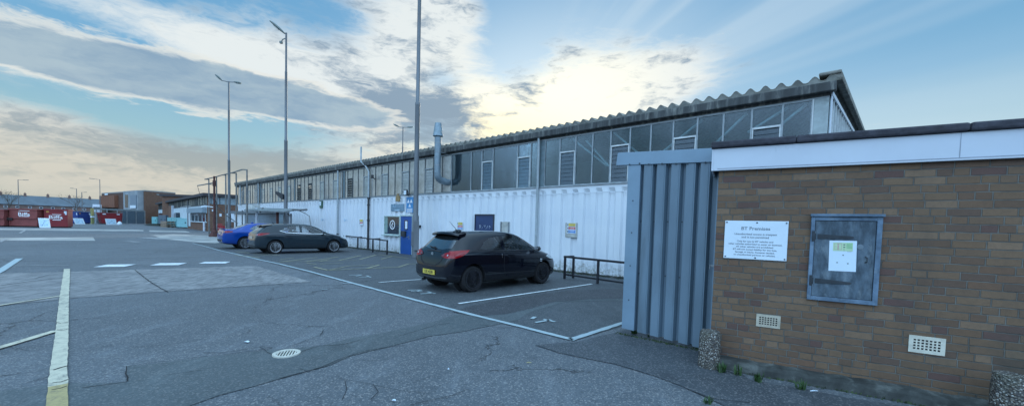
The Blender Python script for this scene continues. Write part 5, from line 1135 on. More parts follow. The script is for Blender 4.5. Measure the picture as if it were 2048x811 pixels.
def board(label, xl, yl, xr, yr, ytop, lean=.35, skew=0):
    t, w, h = place('leaning_board', label, 'board', xl, yl, xr, yr, ytop, 'white boards leaning on the skips'); t.location.z = .05
    v = [(0,0,0),(w,0,0),(w+skew,lean,h),(skew,lean,h)]; vs = v+[(x, y+.05, z) for x, y, z in v]
    MB().add(vs, [(0,1,2,3),(7,6,5,4),(0,4,5,1),(1,5,6,2),(2,6,7,3),(3,7,4,0)]).build('board', mat('board_frame_white', (.62,.68,.72), .4), t)
    q = lambda a, b_, o=-.006: (w*a+skew*b_, lean*b_+o, h*b_); MB().quad(q(.10,.12), q(.92,.12), q(.92,.88), q(.10,.88)).build('printed_face', mat('pale_blue_print', (.45,.62,.74), .4), t, fix=False)
    m1 = MB()
    for a, b_ in ((.3,.3),(.55,.65),(.75,.35),(.45,.45)): m1.quad(q(a-.06,b_-.04,-.012), q(a+.06,b_-.05,-.012), q(a+.05,b_+.05,-.012), q(a-.05,b_+.03,-.012))
    m1.build('print_shapes', mat('dull_blue_print', (.20,.32,.42), .5), t, fix=False); return t
board('white framed board leaning between the faded skip and the bright red skip', 79, 456, 101, 456.5, 436.5, .3, -.38)
board('white board with dark smudges leaning on the blue skip', 151, 448.5, 171, 448.7, 436.5, .3, -.15)
board('white board leaning on the tapered red skip', 213, 449.5, 234, 449.7, 437.5, .2, -.05)
t, w, h = place('yellow_post', 'dull yellow square post between the blue skip and the tapered red skip', 'post', 183.5, 447.5, 190, 447.5, 416)
MB().box(w*.1, w*.75, 0, .2, 0, h).build('post', mat('dull_yellow_steel', (.26,.26,.10), .7, 0, .2), t); MB().box(w*.06, w*.79, -.04, .24, h*.42, h*.5).build('band', M_SIGNW, t)
t, w, h = place('white_sack', 'small white sack slumped at the right foot of the tapered red skip', 'sack', 241, 449.3, 247, 449.3, 443)
m1 = MB().lathe([(w*.42,0),(w*.5,h*.3),(w*.42,h*.7),(w*.2,h*.95),(.02,h)], 10, (w/2, w/2, 0)); o = m1.build('sack', M_SIGNW, t, smooth=True)
MB().lathe([(w*.1,0),(w*.16,h*.15)], 8, (w/2, w/2, h*.95)).build('tied_neck', M_SIGNW, t)
# lorry cab seen over the fence
p = TOP(194, 408.5, 4.3); t = thing('white_lorry', 'white lorry cab showing above the fence left of the brick block', 'lorry', p, math.atan2(p.y, p.x)-math.pi/2)
MB().prism_x([(-1.2,.6),(1.2,.6),(1.2,4.3),(-.7,4.3),(-1.2,3.0)], -.75, .75).build('cab', M_UPVC, t, bevel=.05); MB().add([(-.65,-1.19,3.05),(.65,-1.19,3.05),(.65,-.77,4.1),(-.65,-.77,4.1)], [(0,1,2,3)]).build('windscreen', M_DARKGLASS, t, fix=False); MB().box(-.75, .75, 1.3, 5, 1.0, 4.0).build('load_body', mat('lorry_body', (.3,.35,.4), .5), t)
for sx in (-1, 1):
    for yy in (-.3, 3.6): MB().lathe([(.2,-.15),(.5,-.14),(.5,.14),(.2,.15)], 16, (0,0,0), 'y').build('wheel', M_BLKPIPE, t).matrix_local = Matrix.Translation((sx*.62, yy, .5)) @ Matrix.Rotation(rad(90), 4, 'Z')
# ------------------------------------------------------------------ teal lockers, pallets
M_TEAL = mat('teal_panel', (.20,.46,.48), .5, 0, .12, 2, 0, .4, dirt=(.16,.32,.34), dirt_amt=.4); M_GREYL = mat('grey_locker', (.10,.14,.18), .5)
def crate(label, xl, yl, xr, yr, ytop, m, dep, doors=2, grp='metal storage bins by the depot'):
    t, w, h = place('storage_bin', label, 'storage bin', xl, yl, xr, yr, ytop, grp)
    MB().box(0, w, 0, dep, .14, h).build('body', m, t, bevel=.02); m1 = MB()
    for k in range(doors+1): m1.box(w*k/doors-.03, w*k/doors+.03, -.03, -.001, .16, h-.02)
    m1.box(0, w, -.031, -.002, h*.9, h-.01); m1.box(0, w, -.031, -.002, .16, .24); m1.build('edge_ribs', m, t)
    for k in range(doors): MB().box(w*(k+.72)/doors, w*(k+.80)/doors, -.05, -.002, h*.5, h*.62).build('latch', M_IRON, t)
    for a, b_ in ((.03,.03),(w-.15,.03),(.03,dep-.15),(w-.15,dep-.15)): MB().box(a, a+.12, b_, b_+.12, 0, .139).build('foot', M_IRON, t)
    return t
crate('teal storage bin standing alone at the left of the bins', 304, 449.0, 313.5, 449.4, 433, M_TEAL, 1.2, 1)
crate('dark grey storage bin behind the pallets', 317, 450.2, 332, 451.2, 429.5, M_GREYL, 1.2, 2)
crate('left most of the three touching teal bins', 335, 452.2, 343.5, 453.2, 434.3, M_TEAL, 1.5, 1); crate('middle one of the three touching teal bins', 343.8, 453.2, 353, 454.6, 434.4, M_TEAL, 1.5, 2)
crate('right hand big teal bin with its plain side towards the yard', 354, 455.2, 377, 456.4, 435.6, mat('teal_panel_pale', (.22,.47,.50), .5), 1.6, 1)
t, w, h = place('pallet_stack', 'small stack of wooden pallets between grey bin and teal bins', 'pallets', 321, 453.6, 333, 454.2, 441); wood = mat('pallet_wood', (.28,.21,.15), .8, 0, .25, 4)
for k in range(4):
    m1 = MB(); z = k*h/4
    for j in range(3): m1.box(0, w, j*.5, j*.5+.12, z, z+h/4*.55)
    for j in range(6): m1.box(w*j/6, w*j/6+w*.12, 0, 1.12, z+h/4*.56, z+h/4*.8)
    m1.build('pallet', wood, t)
t, w, h = place('dark_mat_pile', 'low flat pile of dark sheets on the ground left of the teal bins', 'sheet pile', 289, 450.5, 319, 452, 446.5)
for k, (a, b_) in enumerate(((0, 1), (.12, .9), (.25, .8))): MB().prism_z([(w*a, .0), (w*b_, .1), (w*b_-.2, 1.6), (w*a+.3, 1.7)], .02+k*.14, .13+k*.14).build('sheet', mat('dark_sheet', (.035,.045,.035), .8), t)
t, w, h = place('red_cage', 'red wire sided trolley cage at the foot of the rusty post', 'trolley', 433.5, 463.5, 444.5, 464, 447)
m1 = MB(); 
for k in range(5): m1.box(0, w, 0, .04, h*.2+k*h*.19, h*.2+k*h*.19+.06); m1.box(w*k/4-.02, w*k/4+.02, -.03, -.001, h*.18, h)
m1.build('mesh_side', mat('trolley_red', (.36,.03,.04), .5), t); MB().box(0, w, .05, .8, h*.15, h*.75).build('basket', mat('trolley_red', (.36,.03,.04)), t)
for k in range(2): MB().lathe([(.1,-.04),(.12,0),(.1,.04)], 12, (w*(.1+.8*k), .1, .12), 'y').build('wheel', M_BLKPIPE, t)
# ------------------------------------------------------------------ cars
def paint(name, col, metal=.0, rough=.22, coatw=.7):
    m, nb, b = newmat(name); o = nb.obj(); n = nb.noise(o, 1.5, 5, .6); c = Vector(col); z = nb.xyz(o)[2]
    base = nb.mix(nb.step(n, .3, .7), tuple(c*.92), tuple(c*1.08)); base = nb.mix(nb.mul(nb.mul(nb.step(z, .55, .15), nb.step(nb.noise(o, 9, 6, .7), .35, .65)), .35), base, (.07, .065, .06))
    nb.put(b.inputs['Base Color'], base); b.inputs['Metallic'].default_value = metal; nb.put(b.inputs['Roughness'], nb.add(nb.mul(n, .06), rough-.12)); b.inputs['Coat Weight'].default_value = coatw; b.inputs['Coat Roughness'].default_value = .01; b.inputs['Specular IOR Level'].default_value = .15; return m
M_INT = mat('car_interior', (.014, .015, .018), .8, 0, .2, 8); M_TYRE = mat('tyre_rubber', (.018, .018, .020), .85, 0, .2, 12, .1, .3); M_BTRIM = mat('black_plastic', (.012, .013, .016), .5, 0, .1)
M_TAIL = mat('red_tail_lens', (.26, .004, .008), .12, 0, .15, 12, 0, .4, .3); M_TAILD = mat('smoked_tail_lens', (.14, .012, .02), .12, 0, .1, 12, 0, .8, 1.0); M_CHROME = mat('chrome', (.75, .78, .80), .12, 1.0, .03); M_ALLOY = mat('silver_alloy', (.55, .57, .60), .28, .8, .08); M_BALLOY = mat('black_alloy', (.035, .036, .045), .25, .3, .1, 3, 0, .6, .6)
M_PLY = mat('yellow_plate', (.66, .53, .09), .4, 0, .03); M_PLW = mat('pale_plate', (.50, .44, .36), .4, 0, .05); M_HLAMP = mat('headlamp_lens', (.5, .55, .58), .08, .2, .05, 2, 0, .9, 1.)
M_REARGL = glass_mat('tinted_rear_glass', (.20, .24, .27), .10, .10, (.12, .15, .17), .02, 0)
def interp(keys, x):
    if x <= keys[0][0]: return keys[0][1]
    for i in range(len(keys)-1):
        a, b = keys[i], keys[i+1]
        if x <= b[0]:
            t = (x-a[0])/(b[0]-a[0]); h = b[0]-a[0]
            def sl(j):
                if j == 0: return (keys[1][1]-keys[0][1])/(keys[1][0]-keys[0][0])
                if j == len(keys)-1: return (keys[-1][1]-keys[-2][1])/(keys[-1][0]-keys[-2][0])
                l = (keys[j][1]-keys[j-1][1])/(keys[j][0]-keys[j-1][0]); r = (keys[j+1][1]-keys[j][1])/(keys[j+1][0]-keys[j][0])
                return 0 if l*r <= 0 else 2*l*r/(l+r)
            m0, m1 = sl(i)*h, sl(i+1)*h
            return (2*t**3-3*t*t+1)*a[1]+(t**3-2*t*t+t)*m0+(-2*t**3+3*t*t)*b[1]+(t**3-t*t)*m1
    return keys[-1][1]
def loft(sp, inset=0.0, xs=None, zfloor=None):
    xs = xs or sp['xs']; rings = []
    for x in xs:
        zt = interp(sp['top'], x)-inset; W = interp(sp['w'], x)-inset; zs = min(interp(sp['sh'], x), zt-.035); wt = min(interp(sp['wt'], x), W*.95)-inset*.6; z0 = interp(sp['bot'], x)
        if zfloor is not None: z0 = zfloor; zs = max(zs, z0+.15)
        if zt < z0+.2: zt = z0+.2
        h = zs-z0; e = min(.055, .5*(zt-zs))
        half = [(0, z0), (.80*W, z0), (.95*W, z0+.05), (.99*W, z0+.33*h), (W, z0+.66*h), (.992*W, zs-.09*h), (.955*W, zs+.0), (.5*(.935*W+wt)+.012, .5*(zs+.02+zt-e)), (wt, zt-e), (.80*wt, zt-e*.22), (0, zt)]
        rings.append((x, half))
    vs = []; n = 20
    for x, hf in rings:
        ring = [(x, y, z) for y, z in hf] + [(x, -y, z) for y, z in hf[9:0:-1]]
        vs += ring
    fs = []
    for i in range(len(rings)-1):
        for k in range(n): fs.append((i*n+k, i*n+(k+1) % n, (i+1)*n+(k+1) % n, (i+1)*n+k))
    for base, flip in ((0, False), ((len(rings)-1)*n, True)):
        cap = [(0, 1, 19)] + [(i, i+1, 19-i, 20-i) for i in range(1, 9)] + [(9, 10, 11)]
        for f in cap: f = tuple(base+j for j in f); fs.append(f[::-1] if flip else f)
    return vs, fs
def tmp(mb, name='cutter', sub=0):
    me = mb.mesh(name); o = bpy.data.objects.new(name, me); COL.objects.link(o)
    if sub: m = o.modifiers.new('s', 'SUBSURF'); m.levels = sub; m.render_levels = sub
    return o
def evalmesh(o):
    bpy.context.view_layer.update(); dg = bpy.context.evaluated_depsgraph_get(); return bpy.data.meshes.new_from_object(o.evaluated_get(dg))
def dens(poly, s, closed=True):
    out = []; n = len(poly)
    for i in range(n if closed else n-1):
        a, b = Vector(poly[i]), Vector(poly[(i+1) % n]); k = max(1, int((b-a).length/s))
        for j in range(k): out.append(a.lerp(b, j/k))
    if not closed: out.append(Vector(poly[-1]))
    return out
def inside(p, poly):
    c = False; n = len(poly)
    for i in range(n):
        a, b = poly[i], poly[(i+1) % n]
        if (a[1] > p[1]) != (b[1] > p[1]) and p[0] < (b[0]-a[0])*(p[1]-a[1])/(b[1]-a[1]+1e-12)+a[0]: c = not c
    return c
def cast(bvh, mode, a, b, off):
    if mode == 'R': o, d_ = Vector((a, -3, b)), Vector((0, 1, 0))
    elif mode == 'L': o, d_ = Vector((a, 3, b)), Vector((0, -1, 0))
    elif mode == 'rear': o, d_ = Vector((-2, a, b)), Vector((1, 0, 0))
    elif mode == 'front': o, d_ = Vector((8, a, b)), Vector((-1, 0, 0))
    else: o, d_ = Vector((a, b, 5)), Vector((0, 0, -1))
    h = bvh.ray_cast(o, d_)
    if h[0] is None: return None
    n = h[1] if h[1].dot(d_) < 0 else -h[1]
    return h[0]+n*off
def patch(bvh, poly, mode, off, name, m, parent, s=.05, smooth=True):
    bd = dens(poly, s); pts = list(bd); x0 = min(p[0] for p in bd); x1 = max(p[0] for p in bd); y0 = min(p[1] for p in bd); y1 = max(p[1] for p in bd)
    y = y0+s*.5; r_ = 0
    while y < y1:
        x = x0+(s*.5 if r_ % 2 else 0)
        while x < x1:
            if inside((x, y), [tuple(q) for q in bd]) and min((Vector((x, y))-q).length for q in bd) > s*.45: pts.append(Vector((x, y)))
            x += s
        y += s*.87; r_ += 1
    nb_ = len(bd); res = delaunay_2d_cdt([Vector((p[0], p[1])) for p in pts], [(i, (i+1) % nb_) for i in range(nb_)], [], 1, 1e-5)
    V = []; ok = []
    for p in res[0]:
        q = cast(bvh, mode, p[0], p[1], off); ok.append(q is not None); V.append(q or Vector((0, 0, 0)))
    F = [tuple(f) for f in res[2] if all(ok[i] for i in f)]
    me = bpy.data.meshes.new(name); me.from_pydata([tuple(v) for v in V], [], F); bm = bmesh.new(); bm.from_mesh(me); bmesh.ops.delete(bm, geom=[v for v in bm.verts if not v.link_faces], context='VERTS'); bmesh.ops.recalc_face_normals(bm, faces=bm.faces); bm.to_mesh(me); bm.free()
    o = bpy.data.objects.new(name, me); COL.objects.link(o); me.materials.append(m); o.parent = parent
    for p in me.polygons: p.use_smooth = smooth
    return o
def strip(bvh, line, w, mode, off, name, m, parent):
    pts = dens(line, .04, False); L = []; R = []
    for i, p in enumerate(pts):
        t = (pts[min(i+1, len(pts)-1)]-pts[max(i-1, 0)]).normalized(); s = Vector((-t.y, t.x))*w/2; a = cast(bvh, mode, *(p+s), off); b = cast(bvh, mode, *(p-s), off)
        if a is None or b is None: continue
        L.append(a); R.append(b)
    if len(L) < 2: return
    mb = MB(); mb.add(L+R, [(i, i+1, len(L)+i+1, len(L)+i) for i in range(len(L)-1)]); return mb.build(name, m, parent, smooth=True, fix=False)
def wheel(t, x, y, R, rim, nsp, mr, out, double=False):
    w = .105; o = MB(); o.lathe([(rim*.98, -w*.9), (R*.90, -w), (R*.985, -w*.72), (R, -w*.3), (R, w*.3), (R*.985, w*.72), (R*.90, w), (rim*.98, w*.9)], 36, (0, 0, 0), 'y')
    ty = o.build('wheel', M_TYRE, t, smooth=True); ty.location = (x, y, R); s = 1 if out > 0 else -1
    r = MB(); r.lathe([(rim, w*.88*s), (rim*1.0, w*.97*s), (rim*.93, w*.95*s), (rim*.90, w*.6*s), (rim*.88, w*.05*s), (.02, w*.0*s)], 36, (0, 0, 0), 'y'); q = r.build('rim', M_INT, ty, smooth=True)
    sp = MB(); sp.lathe([(rim, w*.90*s), (rim*1.0, w*.99*s), (rim*.92, w*.97*s), (rim*.91, w*.85*s)], 36, (0, 0, 0), 'y'); sp.lathe([(rim*.24, w*.35*s), (rim*.22, w*.72*s), (.0, w*.74*s)], 20, (0, 0, 0), 'y')
    for k in range(nsp):
        for dth in ((-.14, .14) if double else (0,)):
            a = 2*math.pi*k/nsp+.2; a2 = a+dth*.9; c1 = Vector((math.cos(a+dth*.5), 0, math.sin(a+dth*.5)))*rim*.15; c2 = Vector((math.cos(a2), 0, math.sin(a2)))*rim*.95; w0, w1 = rim*.05, rim*(.05 if double else .12)
            tn = Vector((-math.sin(a2), 0, math.cos(a2))); vs = []
            for c_, ww, yy in ((c1, w0, .70), (c2, w1, .93)):
                for sg in (-1, 1):
                    for dy in (0, -.28): p = c_+tn*ww*sg; vs.append((p.x, (yy+dy)*w*s, p.z))
            sp.add(vs, [(0,2,6,4),(1,5,7,3),(0,4,5,1),(2,3,7,6),(0,1,3,2),(4,6,7,5)])
    sp.build('spokes', mr, ty); 
    MB().lathe([(rim*.07, w*.745*s), (rim*.06, w*.76*s)], 12, (0, 0, 0), 'y').build('hub_cap', M_CHROME, ty)
    return ty
def car(name, label, contact, heading, sp, pm, extra):
    a = rad(heading); c, s = math.cos(a), math.sin(a); lx, ly = sp['xr'], -sp['track']/2-.10
    pos = Vector((contact.x-(c*lx-s*ly), contact.y-(s*lx+c*ly), 0)); t = thing(name, label, 'car', pos, a)
    vs, fs = loft(sp); base = tmp(MB().add(vs, fs), 'body', 2); full = evalmesh(base); bm = bmesh.new(); bm.from_mesh(full); bvh = BVHTree.FromBMesh(bm); bm.free()
    cut = []; R = sp['R']
    for x in (sp['xr'], sp['xr']+sp['wb']):
        for sg in (-1, 1): m_ = MB().lathe([(R+.045, sg*.52), (R+.045, sg*1.3)], 32, (x, 0, R+.015), 'y'); cut.append(tmp(m_))
    ixs = sp['cav']; v2, f2 = loft(sp, .055, ixs, .50); cut.append(tmp(MB().add(v2, f2), 'c', 1))
    for pl in sp['side']: cut.append(tmp(MB().prism_y(pl, -1.2, 1.2)))
    if 'rearw' in sp: cut.append(tmp(MB().prism_x(sp['rearw'], -.3, ixs[0]+.35)))
    if 'frontw' in sp: cut.append(tmp(MB().prism_x(sp['frontw'], ixs[-1]-.45, 4.9)))
    for cu in cut: m_ = base.modifiers.new('b', 'BOOLEAN'); m_.operation = 'DIFFERENCE'; m_.object = cu; m_.solver = 'EXACT'
    me = evalmesh(base)
    for cu in cut+[base]: bpy.data.objects.remove(cu)
    me.name = 'body'; me.materials.clear(); me.materials.append(pm); me.materials.append(M_INT)
    for p in me.polygons:
        h = bvh.find_nearest(p.center); dist = h[3] if h[0] is not None else 1
        p.material_index = 1 if (dist > .012 or (p.normal.z < -.8 and p.center.z < .5)) else 0; p.use_smooth = True
    try: me.set_sharp_from_angle(angle=rad(38))
    except Exception: pass
    body = bpy.data.objects.new('body', me); COL.objects.link(body); body.parent = t
    for pl in sp['side']:
        for md in ('R', 'L'): patch(bvh, pl, md, -.006, 'side_window', M_CARGLASS, t)
    if 'rearw' in sp: patch(bvh, sp['rearw'], 'rear', -.006, 'rear_window', sp.get('rglass', M_CARGLASS), t)
    if 'frontw' in sp: patch(bvh, sp['frontw'], 'front', -.006, 'windscreen', M_CARGLASS, t)
    for x in (sp['xr'], sp['xr']+sp['wb']):
        for sg in (-1, 1):
            wheel(t, x, sg*sp['track']/2, R, sp['rim'], sp['nsp'], sp['mr'], sg, sp.get('double', False))
            m1 = MB(); m1.lathe([(R+.05, sg*.50), (R+.05, sg*.52)], 24, (x, 0, R+.015), 'y'); m1.build('wheel_well', M_INT, t)
    # seats, wheel
    for sg in (-1, 1):
        sx = sp['seat']; m1 = MB(); m1.prism_y([(sx, .45), (sx+.5, .50), (sx+.52, .60), (sx+.12, .62), (sx-.14, 1.08), (sx-.24, 1.10), (sx-.12, .6)], sg*.36-.24, sg*.36+.24); m1.build('seat', M_INT, t, bevel=.04)
        m2 = MB(); m2.prism_y([(sx-.17, 1.13), (sx-.27, 1.15), (sx-.30, 1.30), (sx-.26, 1.335), (sx-.19, 1.30)], sg*.36-.13, sg*.36+.13); m2.tube([(sx-.2, sg*.36-.05, 1.05), (sx-.22, sg*.36-.05, 1.16)], .008, 6); m2.tube([(sx-.2, sg*.36+.05, 1.05), (sx-.22, sg*.36+.05, 1.16)], .008, 6); m2.build('headrest', M_INT, t, bevel=.035)
    m1 = MB(); rr = []
    for k in range(21): th = 2*math.pi*k/20; rr.append((sp['seat']+.72+.07*math.sin(th), -.36+.18*math.cos(th), .98+.165*math.sin(th)))
    m1.tube(rr, .016, 8, False); m1.beam((sp['seat']+.72, -.53, .98), (sp['seat']+.72, -.19, .98), .035); m1.build('steering_wheel', M_INT, t, smooth=True)
    xd = sp['seat']+.85; MB().prism_y([(xd, .6), (xd+.5, .6), (xd+.5, .93), (xd+.12, .97), (xd, .90)], -.66, .66).build('dashboard', M_INT, t)
    extra(t, bvh); return t
def mirror(t, x, z, y, m, mg=M_CHROME):
    for sg in (-1, 1):
        m1 = MB(); vs = []; N, K = 5, 10
        for i, (dx, k_) in enumerate(((-.055, .85), (-.03, 1), (.02, .96), (.06, .75), (.085, .35))):
            for k in range(K): th = 2*math.pi*k/K; vs.append((x+dx, sg*(y+.11)+.105*k_*math.cos(th), z+.068*k_*math.sin(th)+.01))
        fs = [(i*K+k, i*K+(k+1) % K, (i+1)*K+(k+1) % K, (i+1)*K+k) for i in range(N-1) for k in range(K)]+[tuple(range(K)), tuple((N-1)*K+k for k in range(K))[::-1]]
        o = m1.add(vs, fs).beam((x+.02, sg*(y-.04), z-.05), (x+.02, sg*(y+.06), z-.03), .05, .03).build('door_mirror', m, t, smooth=True)
        MB().lathe([(.078, -.0), (.07, -.004)], 20, (0, 0, 0), 'y').build('mirror_glass', mg, o).matrix_local = Matrix.Translation((x-.058, sg*(y+.11), z+.01)) @ Matrix.Rotation(rad(90), 4, 'Z') @ Matrix.Scale(.75, 4, (0, 0, 1))
def plate(t, bvh, z0, z1, m, txt, y=.26):
    p = cast(bvh, 'rear', 0, (z0+z1)/2, .0); x = p.x-.012; o = MB().box(x-.008, x, -y, y, z0, z1).build('number_plate', m, t)
    if txt: text_mesh('plate_text', txt, (z1-z0)*.92, M_BTRIM, t, (x-.0095, 0, (z0+z1)/2-.002), (rad(90), 0, rad(-90)), bold=.002, sx=.95)
mm = lambda pl: [(-a, b) for a, b in pl]
# black three door hatchback
SC = dict(xs=[0,.03,.08,.14,.24,.34,.44,.54,.75,1.05,1.4,1.8,2.15,2.4,2.6,2.8,3.0,3.12,3.22,3.4,3.62,3.8,3.92,3.98,4.02],
 top=[(0,.60),(.04,.78),(.10,.93),(.16,1.0),(.28,1.14),(.40,1.27),(.52,1.385),(.7,1.435),(1.1,1.465),(1.6,1.48),(2.0,1.47),(2.35,1.42),(2.7,1.27),(3.0,1.11),(3.16,1.02),(3.35,.965),(3.6,.91),(3.8,.83),(3.92,.74),(4.0,.62),(4.02,.52)],
 w=[(0,.60),(.04,.70),(.10,.77),(.25,.82),(.5,.855),(.8,.87),(2,.868),(3,.865),(3.4,.85),(3.7,.78),(3.88,.68),(3.98,.56),(4.02,.45)],
 sh=[(0,.56),(.08,.85),(.16,.94),(.5,.97),(1.2,.955),(2,.93),(2.9,.90),(3.3,.86),(3.7,.76),(4.02,.46)],
 wt=[(0,.55),(.1,.66),(.2,.63),(.4,.565),(.6,.545),(1.2,.575),(2,.605),(2.5,.60),(2.9,.64),(3.2,.68),(3.5,.66),(3.8,.55),(4.02,.38)],
 bot=[(0,.34),(.1,.26),(.5,.20),(3.5,.18),(3.9,.20),(4.02,.26)], xr=.70, wb=2.51, track=1.46, R=.315, rim=.225, nsp=5, mr=M_BALLOY, double=True, seat=1.72,
 cav=[.30,.45,.62,.9,1.3,1.8,2.2,2.45,2.7,2.95], side=[[(.93,1.035),(1.62,1.0),(1.66,1.345),(1.38,1.315),(1.1,1.19)], [(1.73,.995),(2.86,.985),(2.93,1.03),(2.62,1.235),(2.30,1.345),(2.05,1.372),(1.77,1.365)]],
 rearw=[(-.585,1.05),(-.3,1.01),(.3,1.01),(.585,1.05),(.515,1.27),(.44,1.325),(-.44,1.325),(-.515,1.27)], frontw=[(-.62,1.08),(.62,1.08),(.52,1.35),(-.52,1.35)], rglass=M_REARGL)
P_BLK = paint('black_car_paint', (.002, .003, .008), 0, .2, .9)
def ex_black(t, bvh):
    m1 = MB(); vs = []; N = 13
    for i in range(N):
        v = -1+2*i/(N-1); y = v*.57; dr = -.045*v*v; xo = .075*abs(v)**2.5
        vs += [(.34+xo, y, 1.375+dr), (.37+xo, y, 1.425+dr), (.66, y, 1.452+dr*.9), (.66, y, 1.40+dr), (.42+xo, y, 1.35+dr)]
    fs = [(i*5+k, i*5+(k+1) % 5, (i+1)*5+(k+1) % 5, (i+1)*5+k) for i in range(N-1) for k in range(5)]+[(0,1,2,3,4), tuple((N-1)*5+k for k in (4,3,2,1,0))]
    m1.add(vs, fs).build('roof_spoiler', P_BLK, t, smooth=True, bevel=.01)
    for md, sg in (('R', -1), ('L', 1)):
        patch(bvh, [(.05,.825),(.20,.825),(.34,.865),(.52,.955),(.60,1.01),(.34,1.0),(.12,.97)], md, .010, 'tail_light', M_TAIL, t, .035); tl = patch(bvh, [(sg*a, b) for a, b in ((.40,.865),(.50,.83),(.62,.815),(.74,.82),(.765,.90),(.74,.965),(.62,.955),(.48,.92))], 'rear', .011, 'tail_light', M_TAIL, t, .03)
        patch(bvh, [(sg*a, b) for a, b in ((.40,.865),(.50,.845),(.53,.88),(.50,.91),(.46,.90))], 'rear', .016, 'inner_lens', M_TAILD, tl, .03); patch(bvh, [(sg*a, b) for a, b in ((.615,.868),(.66,.868),(.66,.90),(.615,.90))], 'rear', .018, 'reversing_lens', M_HLAMP, tl, .03)
        strip(bvh, [(1.68,.98),(1.66,.60),(1.74,.33),(2.86,.30),(2.93,.62),(2.93,.98)], .010, md, .0015, 'door_seam', M_INT, t); strip(bvh, [(.62,.98),(1.1,.965),(1.7,.94),(2.4,.915),(3.0,.89)], .012, md, .002, 'waist_crease', M_INT, t)
        strip(bvh, [(.86,1.02),(1.38,.985),(2.1,.975),(2.90,.975)], .022, md, .004, 'window_trim', M_BTRIM, t); strip(bvh, [(1.12,.46),(1.6,.42),(2.7,.40)], .02, md, .002, 'side_crease', M_INT, t)
        p = cast(bvh, md, 1.92, .865, .0); y = p.y; MB().beam((1.83, y+sg*.03, .868), (2.02, y+sg*.03, .862), .022, .028).build('door_handle', P_BLK, t, bevel=.006)
        patch(bvh, [(3.30,.80),(3.50,.86),(3.78,.78),(3.90,.68),(3.70,.68),(3.45,.73)], md, .004, 'headlamp', M_HLAMP, t, .04); patch(bvh, [(3.04,.70),(3.12,.70),(3.12,.735),(3.04,.735)], md, .004, 'side_repeater', M_HLAMP, t, .03); patch(bvh, [(3.04,.655),(3.12,.655),(3.12,.68),(3.04,.68)], md, .004, 'side_badge', M_CHROME, t, .03)
        patch(bvh, [(1.585,.80),(1.60,.80),(1.60,.90),(1.585,.90)], md, .004, 'charging_badge', M_CHROME, t, .03)
        patch(bvh, [(sg*a, b) for a, b in ((.56,.60),(.62,.60),(.70,.66),(.73,.76),(.70,.77),(.62,.68))], 'rear', .005, 'bumper_highlight', M_CHROME if sg > 0 else P_BLK, t, .03)  # chrome patch paints the highlight on the left bumper ledge
    plate(t, bvh, .405, .515, M_PLY, 'UX 4338', .255)
    patch(bvh, mm([(-.50,.84),(-.42,.70),(-.25,.62),(.25,.62),(.42,.70),(.50,.84),(.46,.845),(.38,.72),(.22,.65),(-.22,.65),(-.38,.72),(-.46,.845)]), 'rear', .003, 'tailgate_seam', M_INT, t, .04)
    strip(bvh, [(-.66,.37),(-.3,.345),(.3,.345),(.66,.37)], .022, 'rear', .006, 'bumper_lip', mat('grey_lip', (.10,.11,.12), .3, .3), t); strip(bvh, [(-.30,.955),(0,.965),(.30,.955)], .028, 'rear', .008, 'tailgate_handle', M_INT, t)
    m1 = MB(); m1.box(-.0, .02, -.33, .33, .24, .33); patch(bvh, [(-.45,.36),(.45,.36),(.40,.345),(-.40,.345)], 'rear', .004, 'diffuser', M_BTRIM, t)
    p = cast(bvh, 'rear', 0, .885, .004)
    if p:
        m1 = MB(); R0 = .052
        for k in range(24):
            a0, a1 = 2*math.pi*k/24, 2*math.pi*(k+1)/24; m1.quad(*[(p.x-.006, r_*math.cos(q), .885+r_*math.sin(q)) for r_, q in ((R0, a0), (R0, a1), (R0*.72, a1), (R0*.72, a0))])
        m1.quad((p.x-.006, -.03, .90), (p.x-.006, .028, .915), (p.x-.006, .034, .875), (p.x-.006, -.024, .855)); m1.build('tailgate_emblem', M_CHROME, t, fix=False)
    a = cast(bvh, 'rear', .02, 1.02, .02); b_ = cast(bvh, 'rear', .30, 1.045, .02); MB().tube([a, b_], .012, 6).lathe([(.03,-.02),(.03,.02)], 10, (a.x, a.y, a.z), 'y').build('rear_wiper', M_BTRIM, t)
    MB().tube([(.80, .0, 1.45), (.78, .0, 1.475), (.56, .0, 1.68)], [.012, .008, .003], 6).prism_y([(.74,1.44),(.92,1.45),(.86,1.48),(.76,1.475)], -.035, .035).build('roof_aerial', M_BTRIM, t)
    MB().tube([(.12,.35,.24),(.0,.35,.235)], .035, 10).build('exhaust_tip', M_CHROME, t, smooth=True)
    mirror(t, 2.82, 1.01, .84, P_BLK)
t_ = car('parked_car', 'black three door hatchback with red tail lights, nose to the white wall', G(946, 584), 44.2, SC, P_BLK, ex_black)
